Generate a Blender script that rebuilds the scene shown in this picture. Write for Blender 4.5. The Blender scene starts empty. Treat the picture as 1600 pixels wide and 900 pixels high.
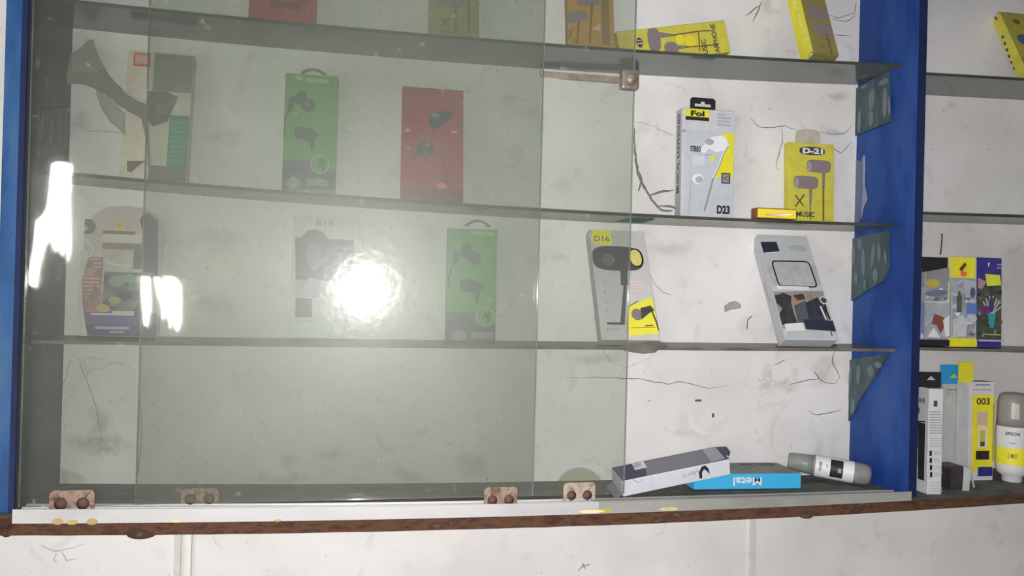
import bpy, bmesh, math, random
import numpy as np
from mathutils import Vector, Matrix
random.seed(7)
C = bpy.context.scene.collection
SC = bpy.context.scene

# ------------------------------------------------------------------ camera
F = 1230.0; D = 1.20; EYE = 1.50
YAW = math.atan(230 / F); ROLL = 0.026
PITCH = math.atan((450 + 0.026 * 230 - 450) / F)
CAM = Vector((0, -D, EYE))
fw = Vector((math.sin(YAW) * math.cos(PITCH), math.cos(YAW) * math.cos(PITCH), math.sin(PITCH)))
rt = Vector((math.cos(YAW), -math.sin(YAW), 0))
up = rt.cross(fw)
r2 = rt * math.cos(ROLL) + up * math.sin(ROLL)
u2 = -rt * math.sin(ROLL) + up * math.cos(ROLL)
cd = bpy.data.cameras.new('camera'); cam = bpy.data.objects.new('camera', cd); C.objects.link(cam)
cd.sensor_width = 36; cd.lens = F / 1600 * 36; cd.clip_start = 0.02
M = Matrix((r2, u2, -fw)).transposed().to_4x4(); M.translation = CAM
cam.matrix_world = M
SC.camera = cam

# ------------------------------------------------------------------ light
SC.view_settings.view_transform = 'Standard'; SC.view_settings.look = 'None'
SC.view_settings.gamma = 1; SC.view_settings.exposure = 1.28; SC.view_settings.use_curve_mapping = False
w = bpy.data.worlds.new('room_light'); SC.world = w; w.use_nodes = True
w.node_tree.nodes['Background'].inputs[0].default_value = (0.93, 0.97, 1.0, 1)
w.node_tree.nodes['Background'].inputs[1].default_value = 0.14
ld = bpy.data.lights.new('phone_flash', 'SPOT'); ld.energy = 28.5; ld.spot_size = math.radians(138); ld.spot_blend = 1.0; ld.shadow_soft_size = 0.012
ld.color = (1.0, 0.965, 0.955)
lo = bpy.data.objects.new('phone_flash', ld); C.objects.link(lo); lo.location = (-0.005, -D - 0.005, EYE - 0.004); lo.rotation_euler = (fw + Vector((.06, 0, -.08))).to_track_quat('-Z', 'Y').to_euler()
dl = bpy.data.lights.new('doorway_daylight', 'AREA'); dl.shape = 'RECTANGLE'; dl.size = 0.8; dl.size_y = 1.8
dl.energy = 11; dl.color = (1.0, 0.97, 0.9)
do = bpy.data.objects.new('doorway_daylight', dl); C.objects.link(do)
do.location = (-2.2, -1.8, 0.7); do.rotation_euler = (Vector((-0.4, 0, 1.1)) - Vector((-2.2, -1.8, 0.7))).to_track_quat('-Z', 'Y').to_euler()

# ------------------------------------------------------------------ geometry of the view (to read sizes off the photograph)
def ray(u, v):
    return (fw * F + r2 * (u - 800) + u2 * (450 - v)).normalized()
def P(u, v, Y=0.0):
    d = ray(u, v); t = (Y - CAM.y) / d.y; return CAM + d * t
def PX(u, v, X):
    d = ray(u, v); t = (X - CAM.x) / d.x; return CAM + d * t
def proj(p):
    q = p - CAM; z = q.dot(fw); return (800 + F * q.dot(r2) / z, 450 - F * q.dot(u2) / z)

# ------------------------------------------------------------------ materials
def lin(c):
    c = c / 255.0
    return c / 12.92 if c <= 0.04045 else ((c + 0.055) / 1.055) ** 2.4
def new_mat(name):
    m = bpy.data.materials.new(name); m.use_nodes = True
    nt = m.node_tree; return m, nt, nt.nodes['Principled BSDF']
_mc = {}
def mat(rgb, rough=0.55, noise=0.12, metal=0.0, k=0.74, nscale=60):
    """procedural material; rgb = colour as seen (0-255) in the open bay"""
    key = (rgb, rough, noise, metal, k)
    if key in _mc: return _mc[key]
    m, nt, b = new_mat('paint_%d_%d_%d' % rgb)
    col = [min(0.9, lin(c) / k) for c in rgb]
    N = nt.nodes; L = nt.links
    tc = N.new('ShaderNodeTexCoord'); nz = N.new('ShaderNodeTexNoise'); nz.inputs['Scale'].default_value = nscale
    nz.inputs['Detail'].default_value = 5
    mx = N.new('ShaderNodeMix'); mx.data_type = 'RGBA'
    d = [c * (1 - noise) + 0.25 * noise * 0.6 for c in col]
    mx.inputs[6].default_value = (*col, 1); mx.inputs[7].default_value = (*d, 1)
    rp = N.new('ShaderNodeValToRGB'); rp.color_ramp.elements[0].position = 0.35; rp.color_ramp.elements[1].position = 0.7
    L.new(tc.outputs['Object'], nz.inputs['Vector']); L.new(nz.outputs['Fac'], rp.inputs[0]); L.new(rp.outputs[0], mx.inputs[0])
    L.new(mx.outputs[2], b.inputs['Base Color'])
    b.inputs['Roughness'].default_value = rough; b.inputs['Metallic'].default_value = metal
    b.inputs['Specular IOR Level'].default_value = 0.3
    _mc[key] = m; return m

SMUDGES = [(150, 695, 60, 12, .6), (150, 665, 22, 30, .5), (105, 750, 26, 14, .7), (1040, 388, 40, 12, .3), (1225, 605, 46, 10, .35), (1290, 580, 24, 26, .45), (1310, 150, 26, 10, .5), (1200, 15, 18, 22, .35),
           (640, 745, 30, 12, .45), (740, 730, 26, 22, .4), (455, 720, 16, 14, .5), (335, 475, 40, 16, .35), (340, 215, 40, 14, .4), (460, 745, 30, 10, .4), (140, 85, 36, 22, .5), (118, 190, 20, 20, .5), (330, 375, 50, 20, .35), (520, 712, 22, 10, .35), (940, 560, 70, 14, .4), (1300, 205, 26, 9, .45)]
def wall_material():
    m, nt, b = new_mat('old_white_wall'); N = nt.nodes; L = nt.links
    tc = N.new('ShaderNodeTexCoord')
    def noise(sc, det=6, dist=0.0):
        n = N.new('ShaderNodeTexNoise'); n.inputs['Scale'].default_value = sc; n.inputs['Detail'].default_value = det
        n.inputs['Distortion'].default_value = dist; L.new(tc.outputs['Object'], n.inputs['Vector']); return n
    def ramp(src, a, c, lo=0.0, hi=1.0):
        r = N.new('ShaderNodeMapRange'); r.inputs[1].default_value = a; r.inputs[2].default_value = c
        r.inputs[3].default_value = lo; r.inputs[4].default_value = hi; r.clamp = True; L.new(src, r.inputs[0]); return r.outputs[0]
    def mul(a, c):
        k = N.new('ShaderNodeMath'); k.operation = 'MULTIPLY'; L.new(a, k.inputs[0])
        if isinstance(c, float): k.inputs[1].default_value = c
        else: L.new(c, k.inputs[1])
        return k.outputs[0]
    def mixc(fac, a, c):
        x = N.new('ShaderNodeMix'); x.data_type = 'RGBA'; L.new(fac, x.inputs[0])
        if isinstance(a, tuple): x.inputs[6].default_value = (*a, 1)
        else: L.new(a, x.inputs[6])
        x.inputs[7].default_value = (*c, 1); return x.outputs[2]
    c0 = mixc(ramp(noise(5, 8).outputs['Fac'], 0.42, 0.72), (0.80, 0.785, 0.78), (0.66, 0.65, 0.63))
    # hairline cracks with cobweb dust in them
    wn = noise(7, 4)
    add = N.new('ShaderNodeVectorMath'); add.operation = 'MULTIPLY_ADD'
    L.new(wn.outputs['Color'], add.inputs[0]); add.inputs[1].default_value = (0.22, 0.22, 0.22); L.new(tc.outputs['Object'], add.inputs[2])
    vo = N.new('ShaderNodeTexVoronoi'); vo.feature = 'DISTANCE_TO_EDGE'; vo.inputs['Scale'].default_value = 5.5
    L.new(add.outputs[0], vo.inputs['Vector'])
    crack = mul(ramp(vo.outputs['Distance'], 0.0, 0.013, 1.0, 0.0), ramp(noise(6, 3).outputs['Fac'], 0.56, 0.68))
    c1 = mixc(mul(crack, 0.42), c0, (0.28, 0.26, 0.24))
    # specks and small brown marks
    sp = noise(85, 2); c2 = mixc(mul(ramp(sp.outputs['Fac'], 0.73, 0.78), 0.6), c1, (0.22, 0.2, 0.17))
    sm = noise(16, 7, 0.8); c3 = mixc(mul(ramp(sm.outputs['Fac'], 0.60, 0.74), 0.34), c2, (0.38, 0.36, 0.33))
    mott = noise(2.3, 9, 0.5); c3 = mixc(mul(ramp(mott.outputs['Fac'], 0.48, 0.68), 0.34), c3, (0.52, 0.51, 0.48))
    sep = N.new('ShaderNodeSeparateXYZ'); wob = noise(22, 6)
    w2 = N.new('ShaderNodeVectorMath'); w2.operation = 'MULTIPLY_ADD'; L.new(wob.outputs['Color'], w2.inputs[0]); w2.inputs[1].default_value = (0.05, 0, 0.05); L.new(tc.outputs['Object'], w2.inputs[2])
    grit = ramp(noise(70, 5).outputs['Fac'], 0.3, 0.6, 0.35, 1.0)
    for (u, v, ru, rv, st) in SMUDGES:
        p = P(u, v, 0.155)
        sb = N.new('ShaderNodeVectorMath'); sb.operation = 'SUBTRACT'; L.new(w2.outputs[0], sb.inputs[0]); sb.inputs[1].default_value = (p.x + .025, 0.155, p.z + .025)
        ml = N.new('ShaderNodeVectorMath'); ml.operation = 'MULTIPLY'; L.new(sb.outputs[0], ml.inputs[0]); ml.inputs[1].default_value = (1000 / ru, 0, 1000 / rv)
        ln = N.new('ShaderNodeVectorMath'); ln.operation = 'LENGTH'; L.new(ml.outputs[0], ln.inputs[0])
        c3 = mixc(mul(mul(ramp(ln.outputs['Value'], 0.4, 1.2, 1.0, 0.0), grit), st), c3, (0.30, 0.29, 0.26))
    L.new(c3, b.inputs['Base Color']); b.inputs['Roughness'].default_value = 0.75
    bp = N.new('ShaderNodeBump'); bp.inputs['Strength'].default_value = 0.25; bp.inputs['Distance'].default_value = 0.003
    L.new(noise(40, 8).outputs['Fac'], bp.inputs['Height']); L.new(bp.outputs[0], b.inputs['Normal'])
    return m

def glass_material(name, tint, dust, dust_col, gloss=1.0, rough=0.045, wide=0.03, patch=0.5, base=0.04, haze=0.0):
    m = bpy.data.materials.new(name); m.use_nodes = True; nt = m.node_tree; N = nt.nodes; L = nt.links; N.clear()
    out = N.new('ShaderNodeOutputMaterial')
    tr = N.new('ShaderNodeBsdfTransparent'); tr.inputs[0].default_value = (*tint, 1)
    df = N.new('ShaderNodeBsdfDiffuse'); df.inputs[0].default_value = (*dust_col, 1)
    tc = N.new('ShaderNodeTexCoord')
    nz = N.new('ShaderNodeTexNoise'); nz.inputs['Scale'].default_value = 4.5; nz.inputs['Detail'].default_value = 8; nz.inputs['Roughness'].default_value = 0.65
    L.new(tc.outputs['Object'], nz.inputs['Vector'])
    mr = N.new('ShaderNodeMapRange'); mr.inputs[1].default_value = 0.3; mr.inputs[2].default_value = 0.7
    mr.inputs[3].default_value = dust * (1 - patch); mr.inputs[4].default_value = dust * (1 + patch)
    L.new(nz.outputs['Fac'], mr.inputs[0])
    # greasy specks
    n2 = N.new('ShaderNodeTexNoise'); n2.inputs['Scale'].default_value = 60; n2.inputs['Detail'].default_value = 3
    L.new(tc.outputs['Object'], n2.inputs['Vector'])
    m2 = N.new('ShaderNodeMapRange'); m2.inputs[1].default_value = 0.66; m2.inputs[2].default_value = 0.76; m2.inputs[4].default_value = 0.22
    L.new(n2.outputs['Fac'], m2.inputs[0])
    ad = N.new('ShaderNodeMath'); ad.operation = 'ADD'; ad.use_clamp = True
    L.new(mr.outputs[0], ad.inputs[0]); L.new(m2.outputs[0], ad.inputs[1])
    mx = N.new('ShaderNodeMixShader'); L.new(ad.outputs[0], mx.inputs[0]); L.new(tr.outputs[0], mx.inputs[1]); L.new(df.outputs[0], mx.inputs[2])
    # Schlick reflection
    lw = N.new('ShaderNodeLayerWeight'); lw.inputs[0].default_value = 0.5
    pw = N.new('ShaderNodeMath'); pw.operation = 'POWER'; L.new(lw.outputs['Facing'], pw.inputs[0]); pw.inputs[1].default_value = 5
    sc = N.new('ShaderNodeMath'); sc.operation = 'MULTIPLY_ADD'; L.new(pw.outputs[0], sc.inputs[0])
    sc.inputs[1].default_value = 0.9 * gloss; sc.inputs[2].default_value = base * gloss
    gl = N.new('ShaderNodeBsdfGlossy'); gl.inputs['Roughness'].default_value = rough
    bn = N.new('ShaderNodeTexNoise'); bn.inputs['Scale'].default_value = 24; bn.inputs['Detail'].default_value = 7
    mp = N.new('ShaderNodeMapping'); mp.inputs['Scale'].default_value = (1, 1, 0.25); L.new(tc.outputs['Object'], mp.inputs[0]); L.new(mp.outputs[0], bn.inputs['Vector'])
    bp = N.new('ShaderNodeBump'); bp.inputs['Strength'].default_value = 0.12; bp.inputs['Distance'].default_value = 0.0005
    L.new(bn.outputs['Fac'], bp.inputs['Height']); L.new(bp.outputs[0], gl.inputs['Normal'])
    m3 = N.new('ShaderNodeMixShader'); L.new(sc.outputs[0], m3.inputs[0]); L.new(mx.outputs[0], m3.inputs[1]); L.new(gl.outputs[0], m3.inputs[2])
    g2 = N.new('ShaderNodeBsdfGlossy'); g2.inputs['Roughness'].default_value = 0.135
    b2 = N.new('ShaderNodeBump'); b2.inputs['Strength'].default_value = 0.5; b2.inputs['Distance'].default_value = 0.0006
    L.new(n2.outputs['Fac'], b2.inputs['Height']); L.new(b2.outputs[0], g2.inputs['Normal'])
    m4 = N.new('ShaderNodeMixShader'); m4.inputs[0].default_value = wide; L.new(m3.outputs[0], m4.inputs[1]); L.new(g2.outputs[0], m4.inputs[2])
    g3 = N.new('ShaderNodeBsdfGlossy'); g3.inputs['Roughness'].default_value = 0.42
    m5 = N.new('ShaderNodeMixShader'); m5.inputs[0].default_value = haze; L.new(m4.outputs[0], m5.inputs[1]); L.new(g3.outputs[0], m5.inputs[2])
    L.new(m5.outputs[0], out.inputs[0])
    return m

def noisy(name, cols, scale, rough=0.8, stretch=(1, 1, 1), bump=0.4, metal=0.0, dist=0.0, spec=0.3):
    m, nt, b = new_mat(name); N = nt.nodes; L = nt.links
    tc = N.new('ShaderNodeTexCoord'); mp = N.new('ShaderNodeMapping'); mp.inputs['Scale'].default_value = stretch
    nz = N.new('ShaderNodeTexNoise'); nz.inputs['Scale'].default_value = scale; nz.inputs['Detail'].default_value = 9
    nz.inputs['Roughness'].default_value = 0.62; nz.inputs['Distortion'].default_value = dist
    rp = N.new('ShaderNodeValToRGB'); cr = rp.color_ramp
    n = len(cols)
    for i, c in enumerate(cols):
        p = 0.32 + 0.36 * i / (n - 1)
        e = cr.elements[i] if i < 2 else cr.elements.new(p)
        e.position = p; e.color = (*c, 1)
    L.new(tc.outputs['Object'], mp.inputs[0]); L.new(mp.outputs[0], nz.inputs['Vector']); L.new(nz.outputs['Fac'], rp.inputs[0])
    L.new(rp.outputs[0], b.inputs['Base Color']); b.inputs['Roughness'].default_value = rough; b.inputs['Metallic'].default_value = metal
    b.inputs['Specular IOR Level'].default_value = spec
    bp = N.new('ShaderNodeBump'); bp.inputs['Strength'].default_value = bump; bp.inputs['Distance'].default_value = 0.002
    L.new(nz.outputs['Fac'], bp.inputs['Height']); L.new(bp.outputs[0], b.inputs['Normal'])
    return m

WALL = wall_material()
BLUE = noisy('blue_paint', [(0.018, 0.062, 0.28), (0.013, 0.048, 0.22), (0.021, 0.072, 0.30), (0.033, 0.085, 0.26)], 14, 0.5, (1, 1, 0.4), 0.15)
BLUE_L = noisy('faded_blue_paint', [(0.020, 0.085, 0.24), (0.015, 0.068, 0.20), (0.026, 0.10, 0.27), (0.05, 0.125, 0.26)], 18, 0.5, (1, 1, 0.3), 0.2)
NAVY = noisy('dark_navy_edge', [(0.006, 0.012, 0.05), (0.008, 0.017, 0.075), (0.010, 0.02, 0.085), (0.015, 0.025, 0.07)], 20, 0.6, (1, 1, 0.3), 0.2)
RUST = noisy('rusty_board_edge', [(0.035, 0.018, 0.012), (0.08, 0.034, 0.02), (0.11, 0.055, 0.032), (0.05, 0.027, 0.018), (0.16, 0.10, 0.065)], 45, 0.9, (0.5, 1, 1.4), 0.9)
BOARD = noisy('dusty_board_top', [(0.075, 0.08, 0.072), (0.11, 0.112, 0.10), (0.155, 0.152, 0.137), (0.10, 0.10, 0.088)], 30, 0.95, (0.5, 1, 1), 0.7)
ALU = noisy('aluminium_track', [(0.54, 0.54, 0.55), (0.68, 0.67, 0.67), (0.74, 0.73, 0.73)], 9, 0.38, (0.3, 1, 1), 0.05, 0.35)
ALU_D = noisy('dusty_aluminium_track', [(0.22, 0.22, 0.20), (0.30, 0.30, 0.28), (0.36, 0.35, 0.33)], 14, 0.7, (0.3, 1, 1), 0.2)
RUSTPL = noisy('rusted_fitting', [(0.10, 0.06, 0.045), (0.22, 0.145, 0.105), (0.36, 0.26, 0.20), (0.16, 0.09, 0.06)], 90, 0.7, (1, 1, 1), 0.5)
LOCKM = noisy('tarnished_metal', [(0.20, 0.165, 0.13), (0.28, 0.24, 0.20), (0.34, 0.30, 0.26)], 60, 0.45, (1, 1, 1), 0.3, 0.4)
WEB = mat((150, 142, 136), 0.95, 0.4)
WEBD = mat((112, 104, 100), 0.95, 0.4)
WEBG = glass_material('dusty_web_sheet', (0.9, 0.9, 0.88), 0.7, (0.25, 0.235, 0.20), 0.0, 0.5, 0.0, 0.2, 0.0)
WEBT = glass_material('thin_web_sheet', (0.95, 0.95, 0.94), 0.28, (0.35, 0.34, 0.31), 0.0, 0.5, 0.0, 0.5, 0.0)
GA = glass_material('dirty_front_glass', (0.89, 0.91, 0.88), 0.048, (0.54, 0.55, 0.51), 1.0, 0.03, 0.006, haze=0.021)
GB = glass_material('dirty_rear_glass', (0.935, 0.95, 0.93), 0.045, (0.54, 0.55, 0.51), 1.0, 0.03, 0.004, haze=0.015)
GEDGE = glass_material('pane_edge', (0.75, 0.85, 0.77), 0.4, (0.42, 0.46, 0.41), 1.0, 0.1)
SH1 = glass_material('grimy_shelf_glass', (0.55, 0.64, 0.58), 0.42, (0.27, 0.295, 0.275), 1.15, 0.08, 0.0, 0.25)
SH2 = glass_material('dusty_shelf_glass', (0.72, 0.78, 0.72), 0.28, (0.40, 0.40, 0.36), 0.7, 0.08, 0.0, 0.5)
SH3 = glass_material('thick_dust_shelf_glass', (0.5, 0.55, 0.5), 0.75, (0.26, 0.25, 0.22), 0.4, 0.2, 0.0, 0.3)
SEDGE = noisy('dark_glass_edge', [(0.025, 0.034, 0.026), (0.045, 0.055, 0.042), (0.07, 0.075, 0.06)], 30, 0.5, (0.3, 1, 1), 0.1)
SEDGED = noisy('dusty_glass_edge', [(0.09, 0.085, 0.07), (0.14, 0.13, 0.11), (0.20, 0.185, 0.165)], 40, 0.9, (0.4, 1, 1), 0.6)
SUPG = noisy('silicone_smeared_glass', [(0.035, 0.060, 0.068), (0.05, 0.080, 0.088), (0.075, 0.11, 0.12), (0.06, 0.085, 0.10)], 26, 0.5, (1, 1, 0.3), 0.3)
SILI = mat((90, 106, 114), 0.6, 0.6)

# ------------------------------------------------------------------ mesh helpers
def link(name, me, parent=None):
    o = bpy.data.objects.new(name, me); C.objects.link(o)
    if parent: o.parent = parent
    return o
def tag(o, label, cat=None, group=None, kind=None):
    if label: o['label'] = label
    if cat: o['category'] = cat
    if group: o['group'] = group
    if kind: o['kind'] = kind
    return o
def empty(name, loc=(0, 0, 0), label=None, cat=None, group=None):
    o = bpy.data.objects.new(name, None); C.objects.link(o); o.location = loc; o.empty_display_size = 0.02
    return tag(o, label, cat, group)

class MB:
    """collects faces with materials; builds one mesh object"""
    def __init__(s): s.v = []; s.f = []; s.m = []; s.mats = []; s.smooth = []
    def mi(s, m):
        if m not in s.mats: s.mats.append(m)
        return s.mats.index(m)
    def add(s, vs, fs, m, smooth=False):
        b = len(s.v); s.v += [Vector(p) for p in vs]; k = s.mi(m)
        for f in fs: s.f.append([b + i for i in f]); s.m.append(k); s.smooth.append(smooth)
    def box(s, x0, x1, y0, y1, z0, z1, m, front=None, bevel=0.0):
        bm = bmesh.new(); bmesh.ops.create_cube(bm, size=1)
        for v in bm.verts: v.co = Vector(((x0 + x1) / 2 + v.co.x * (x1 - x0), (y0 + y1) / 2 + v.co.y * (y1 - y0), (z0 + z1) / 2 + v.co.z * (z1 - z0)))
        if bevel: bmesh.ops.bevel(bm, geom=bm.edges[:], offset=bevel, segments=2, profile=0.6, affect='EDGES')
        s.bm(bm, m)
    def bm(s, bm, m, smooth=False):
        bm.verts.ensure_lookup_table(); bm.verts.index_update()
        s.add([v.co.copy() for v in bm.verts], [[v.index for v in f.verts] for f in bm.faces], m, smooth); bm.free()
    def prism(s, pts, d, m):
        """closed outline pts (3D) swept by vector d"""
        n = len(pts); pts = [Vector(p) for p in pts]; d = Vector(d)
        s.add(pts + [p + d for p in pts], [list(range(n))[::-1], list(range(n, 2 * n))] + [[i, (i + 1) % n, n + (i + 1) % n, n + i] for i in range(n)], m)
    def tube(s, pts, r, m, n=6):
        pts = [Vector(p) for p in pts]; vs = []; fs = []
        for i, p in enumerate(pts):
            t = (pts[min(i + 1, len(pts) - 1)] - pts[max(i - 1, 0)]).normalized()
            a = t.cross(Vector((0, 1, 0.01))).normalized(); b = t.cross(a)
            rr = r[i] if isinstance(r, (list, tuple)) else r
            for k in range(n):
                q = 2 * math.pi * k / n; vs.append(p + a * math.cos(q) * rr + b * math.sin(q) * rr)
        for i in range(len(pts) - 1):
            for k in range(n): fs.append([i * n + k, i * n + (k + 1) % n, (i + 1) * n + (k + 1) % n, (i + 1) * n + k])
        fs += [list(range(n)), list(range((len(pts) - 1) * n, len(pts) * n))[::-1]]
        s.add(vs, fs, m, True)
    def lathe(s, prof, m, M4=None, n=40, a0=0, a1=2 * math.pi):
        """prof = [(r, z)], about z; M4 places it"""
        full = abs(a1 - a0 - 2 * math.pi) < 1e-6; k = n if full else n + 1; vs = []; fs = []
        for r, z in prof:
            for i in range(k):
                a = a0 + (a1 - a0) * i / n; p = Vector((r * math.cos(a), r * math.sin(a), z)); vs.append(M4 @ p if M4 else p)
        for j in range(len(prof) - 1):
            for i in range(n):
                i2 = (i + 1) % k; fs.append([j * k + i, j * k + i2, (j + 1) * k + i2, (j + 1) * k + i])
        s.add(vs, fs, m, True)
    def build(s, name, parent=None, origin=None, merge=False):
        me = bpy.data.meshes.new(name); o_ = Vector(origin) if origin is not None else Vector((0, 0, 0))
        me.from_pydata([v - o_ for v in s.v], [], s.f)
        for m in s.mats: me.materials.append(m)
        for i, p in enumerate(me.polygons): p.material_index = s.m[i]; p.use_smooth = s.smooth[i]
        me.validate(); me.update()
        o = link(name, me, parent)
        if origin is not None: o.location = o_
        return o

_txt = {}
def text_mesh(t, bold=0.0):
    k = (t, bold)
    if k in _txt: return _txt[k]
    cu = bpy.data.curves.new('t', 'FONT'); cu.body = t; cu.size = 1; cu.offset = bold; cu.resolution_u = 3
    o = bpy.data.objects.new('t', cu); C.objects.link(o); bpy.context.view_layer.update()
    me = bpy.data.meshes.new_from_object(o.evaluated_get(bpy.context.evaluated_depsgraph_get()))
    vs = [(v.co.x, v.co.y) for v in me.vertices]; fs = [list(p.vertices) for p in me.polygons]
    bpy.data.objects.remove(o); bpy.data.curves.remove(cu); bpy.data.meshes.remove(me)
    xs = [a for a, _ in vs]; ys = [b for _, b in vs]; x0, x1, y0, y1 = min(xs), max(xs), min(ys), max(ys)
    vs = [((a - (x0 + x1) / 2) / (y1 - y0), (b - (y0 + y1) / 2) / (y1 - y0)) for a, b in vs]
    _txt[k] = (vs, fs, (x1 - x0) / (y1 - y0)); return _txt[k]

class Face:
    """print on one flat face: world frame o, ex, ey (unit), outward n, size w x h. Coordinates are read off the photograph."""
    def __init__(s, mb, inv, o, ex, ey, n, w, h):
        s.mb, s.inv, s.o, s.ex, s.ey, s.n, s.w, s.h = mb, inv, o, ex, ey, n, w, h; s.k = 1
    def loc(s, u, v, clamp=True):
        d = ray(u, v); t = (s.o - CAM).dot(s.n) / d.dot(s.n); q = CAM + d * t - s.o
        a, b = q.dot(s.ex), q.dot(s.ey)
        if clamp: a = min(max(a, 0.0004), s.w - 0.0004); b = min(max(b, 0.0004), s.h - 0.0004)
        return a, b
    def put(s, ab, fs, m):
        z = s.n * (0.00012 * s.k + 0.00008); s.k += 1
        cl = lambda x, hi: min(max(x, 0.0002), hi - 0.0002)
        s.mb.add([s.inv @ (s.o + s.ex * cl(a, s.w) + s.ey * cl(b, s.h) + z) for a, b in ab], fs, m)
    def poly(s, px, m): ab = [s.loc(*p) for p in px]; s.put(ab, [list(range(len(ab)))], m)
    def rect(s, u0, v0, u1, v1, m):
        a0, b0 = s.loc(u0, v1); a1, b1 = s.loc(u1, v0); s.put([(a0, b0), (a1, b0), (a1, b1), (a0, b1)], [[0, 1, 2, 3]], m)
    def frac(s, x0, y0, x1, y1, m):
        s.put([(x0 * s.w, y0 * s.h), (x1 * s.w, y0 * s.h), (x1 * s.w, y1 * s.h), (x0 * s.w, y1 * s.h)], [[0, 1, 2, 3]], m)
    def sc(s, u, v):
        a, b = s.loc(u, v, False); c, d = s.loc(u + 5, v, False); e, f = s.loc(u, v - 5, False)
        return max(1e-5, abs(c - a) / 5), max(1e-5, abs(f - b) / 5)
    def ell(s, u, v, ru, rv, m, rot=0, n=24, pw=1.0):
        a, b = s.loc(u, v); kx, ky = s.sc(u, v); pts = []
        for i in range(n):
            t = 2 * math.pi * i / n; cx, cy = math.cos(t), math.sin(t)
            x = math.copysign(abs(cx) ** pw, cx) * ru; y = math.copysign(abs(cy) ** pw, cy) * rv
            pts.append((a + kx * (x * math.cos(rot) - y * math.sin(rot)), b + ky * (x * math.sin(rot) + y * math.cos(rot))))
        s.put(pts, [list(range(n))], m)
    def line(s, px, wd, m):
        ab = [s.loc(*p) for p in px]; kx, ky = s.sc(*px[0]); hw = wd * (kx + ky) / 4
        vs = []; fs = []
        for i, (a, b) in enumerate(ab):
            p0 = ab[max(i - 1, 0)]; p1 = ab[min(i + 1, len(ab) - 1)]; dx, dy = p1[0] - p0[0], p1[1] - p0[1]
            l = math.hypot(dx, dy) or 1; nx, ny = -dy / l * hw, dx / l * hw
            vs += [(a + nx, b + ny), (a - nx, b - ny)]
        for i in range(len(ab) - 1): fs.append([2 * i, 2 * i + 1, 2 * i + 3, 2 * i + 2])
        s.put(vs, fs, m)
    def text(s, t, u, v, hpx, m, rot=0, sx=1.0, bold=0.0, wpx=None):
        vs, fs, asp = text_mesh(t, bold); a, b = s.loc(u, v); kx, ky = s.sc(u, v)
        if wpx: sx = wpx / (asp * hpx)
        c, q = math.cos(rot), math.sin(rot); k = (kx + ky) / 2
        s.put([(a + k * hpx * (x * sx * c - y * q), b + k * hpx * (x * sx * q + y * c)) for x, y in vs], fs, m)
    def lines(s, u0, v0, u1, v1, n, m, jitter=0.3, th=0.45):
        dv = (v1 - v0) / n
        for i in range(n):
            e = u1 - random.random() * jitter * (u1 - u0); y = v0 + dv * i; s.rect(u0, y, e, y + dv * th, m)

def frame_box(name, o, ex, ez, w, h, d, body, label, cat, group=None, side=None, top=None, bev=0.0006):
    """cardboard box whose front-bottom-left corner is o; returns thing, MB and its printable faces"""
    ey = ez.cross(ex).normalized()     # into the scene
    R = Matrix((ex, ey, ez)).transposed().to_4x4(); R.translation = o + ex * w / 2
    inv = R.inverted(); mb = MB()
    mb.box(-w / 2, w / 2, 0, d, 0, h, body, bevel=bev)
    n0 = len(mb.f)
    fr = Face(mb, inv, o, ex, ez, -ey, w, h)
    lf = Face(mb, inv, o + ey * d, -ey, ez, -ex, d, h)
    tp = Face(mb, inv, o + ez * h, ex, ey, ez, w, d)
    bt = Face(mb, inv, o + ey * d, ex, -ey, -ez, w, d)
    if side: lf.frac(0, 0, 1, 1, side)
    if top: tp.frac(0, 0, 1, 1, top)
    return dict(name=name, mb=mb, fr=fr, lf=lf, tp=tp, bt=bt, R=R, inv=inv, w=w, h=h, d=d, label=label, cat=cat, group=group, ex=ex, ey=ey, ez=ez, o=o, parts=[])
def finish(B):
    t = bpy.data.objects.new(B['name'], None) if B['parts'] else None
    if t is None:
        o = B['mb'].build(B['name']); o.matrix_world = B['R']; return tag(o, B['label'], B['cat'], B['group'])
    C.objects.link(t); t.empty_display_size = 0.02; t.matrix_world = B['R']; tag(t, B['label'], B['cat'], B['group'])
    B['mb'].build('carton', t)
    for nm, mb, lab in B['parts']:
        p = mb.build(nm, t)
        if lab: p['label'] = lab
    return t

def standing(name, tl, tr, surf, Yt, Yb, d, body, label, cat, group=None, roll=0.0, side=None, top=None, bev=0.0006, yaw=0.0):
    """box standing on a surface, leaning back: top-front edge seen at tl, tr at depth Yt; foot at depth Yb. surf = function X -> Z"""
    a = P(*tl, Yt); b = P(*tr, Yt + yaw); ex = (b - a); w = ex.length; ex.z = ex.z * (1 if roll is None else 0)
    ex.normalize()
    mid = (a + b) / 2
    lift = 0.0
    for _ in range(6):
        foot = Vector((mid.x, Yb, surf(mid.x) + 0.0004 + lift)); vz = mid - foot; vz -= ex * vz.dot(ex)
        h = vz.length; ez = vz / h; ey = ez.cross(ex); lift = max(0.0, -ey.z * d)
    if roll:
        Rm = Matrix.Rotation(roll, 3, ey); ex = Rm @ ex; ez = Rm @ ez
    o = mid - ez * h - ex * w / 2
    # let the lowest corner touch the surface
    low = min((o + ex * w * i + ez.cross(ex) * d * j).z - surf((o + ex * w * i).x) for i in (0, 1) for j in (0, 1))
    o.z -= low - 0.0004
    if roll is None: h += (low - 0.0004) / ez.z
    return frame_box(name, o, ex, ez, w, h, d, body, label, cat, group, side, top, bev)

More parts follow.
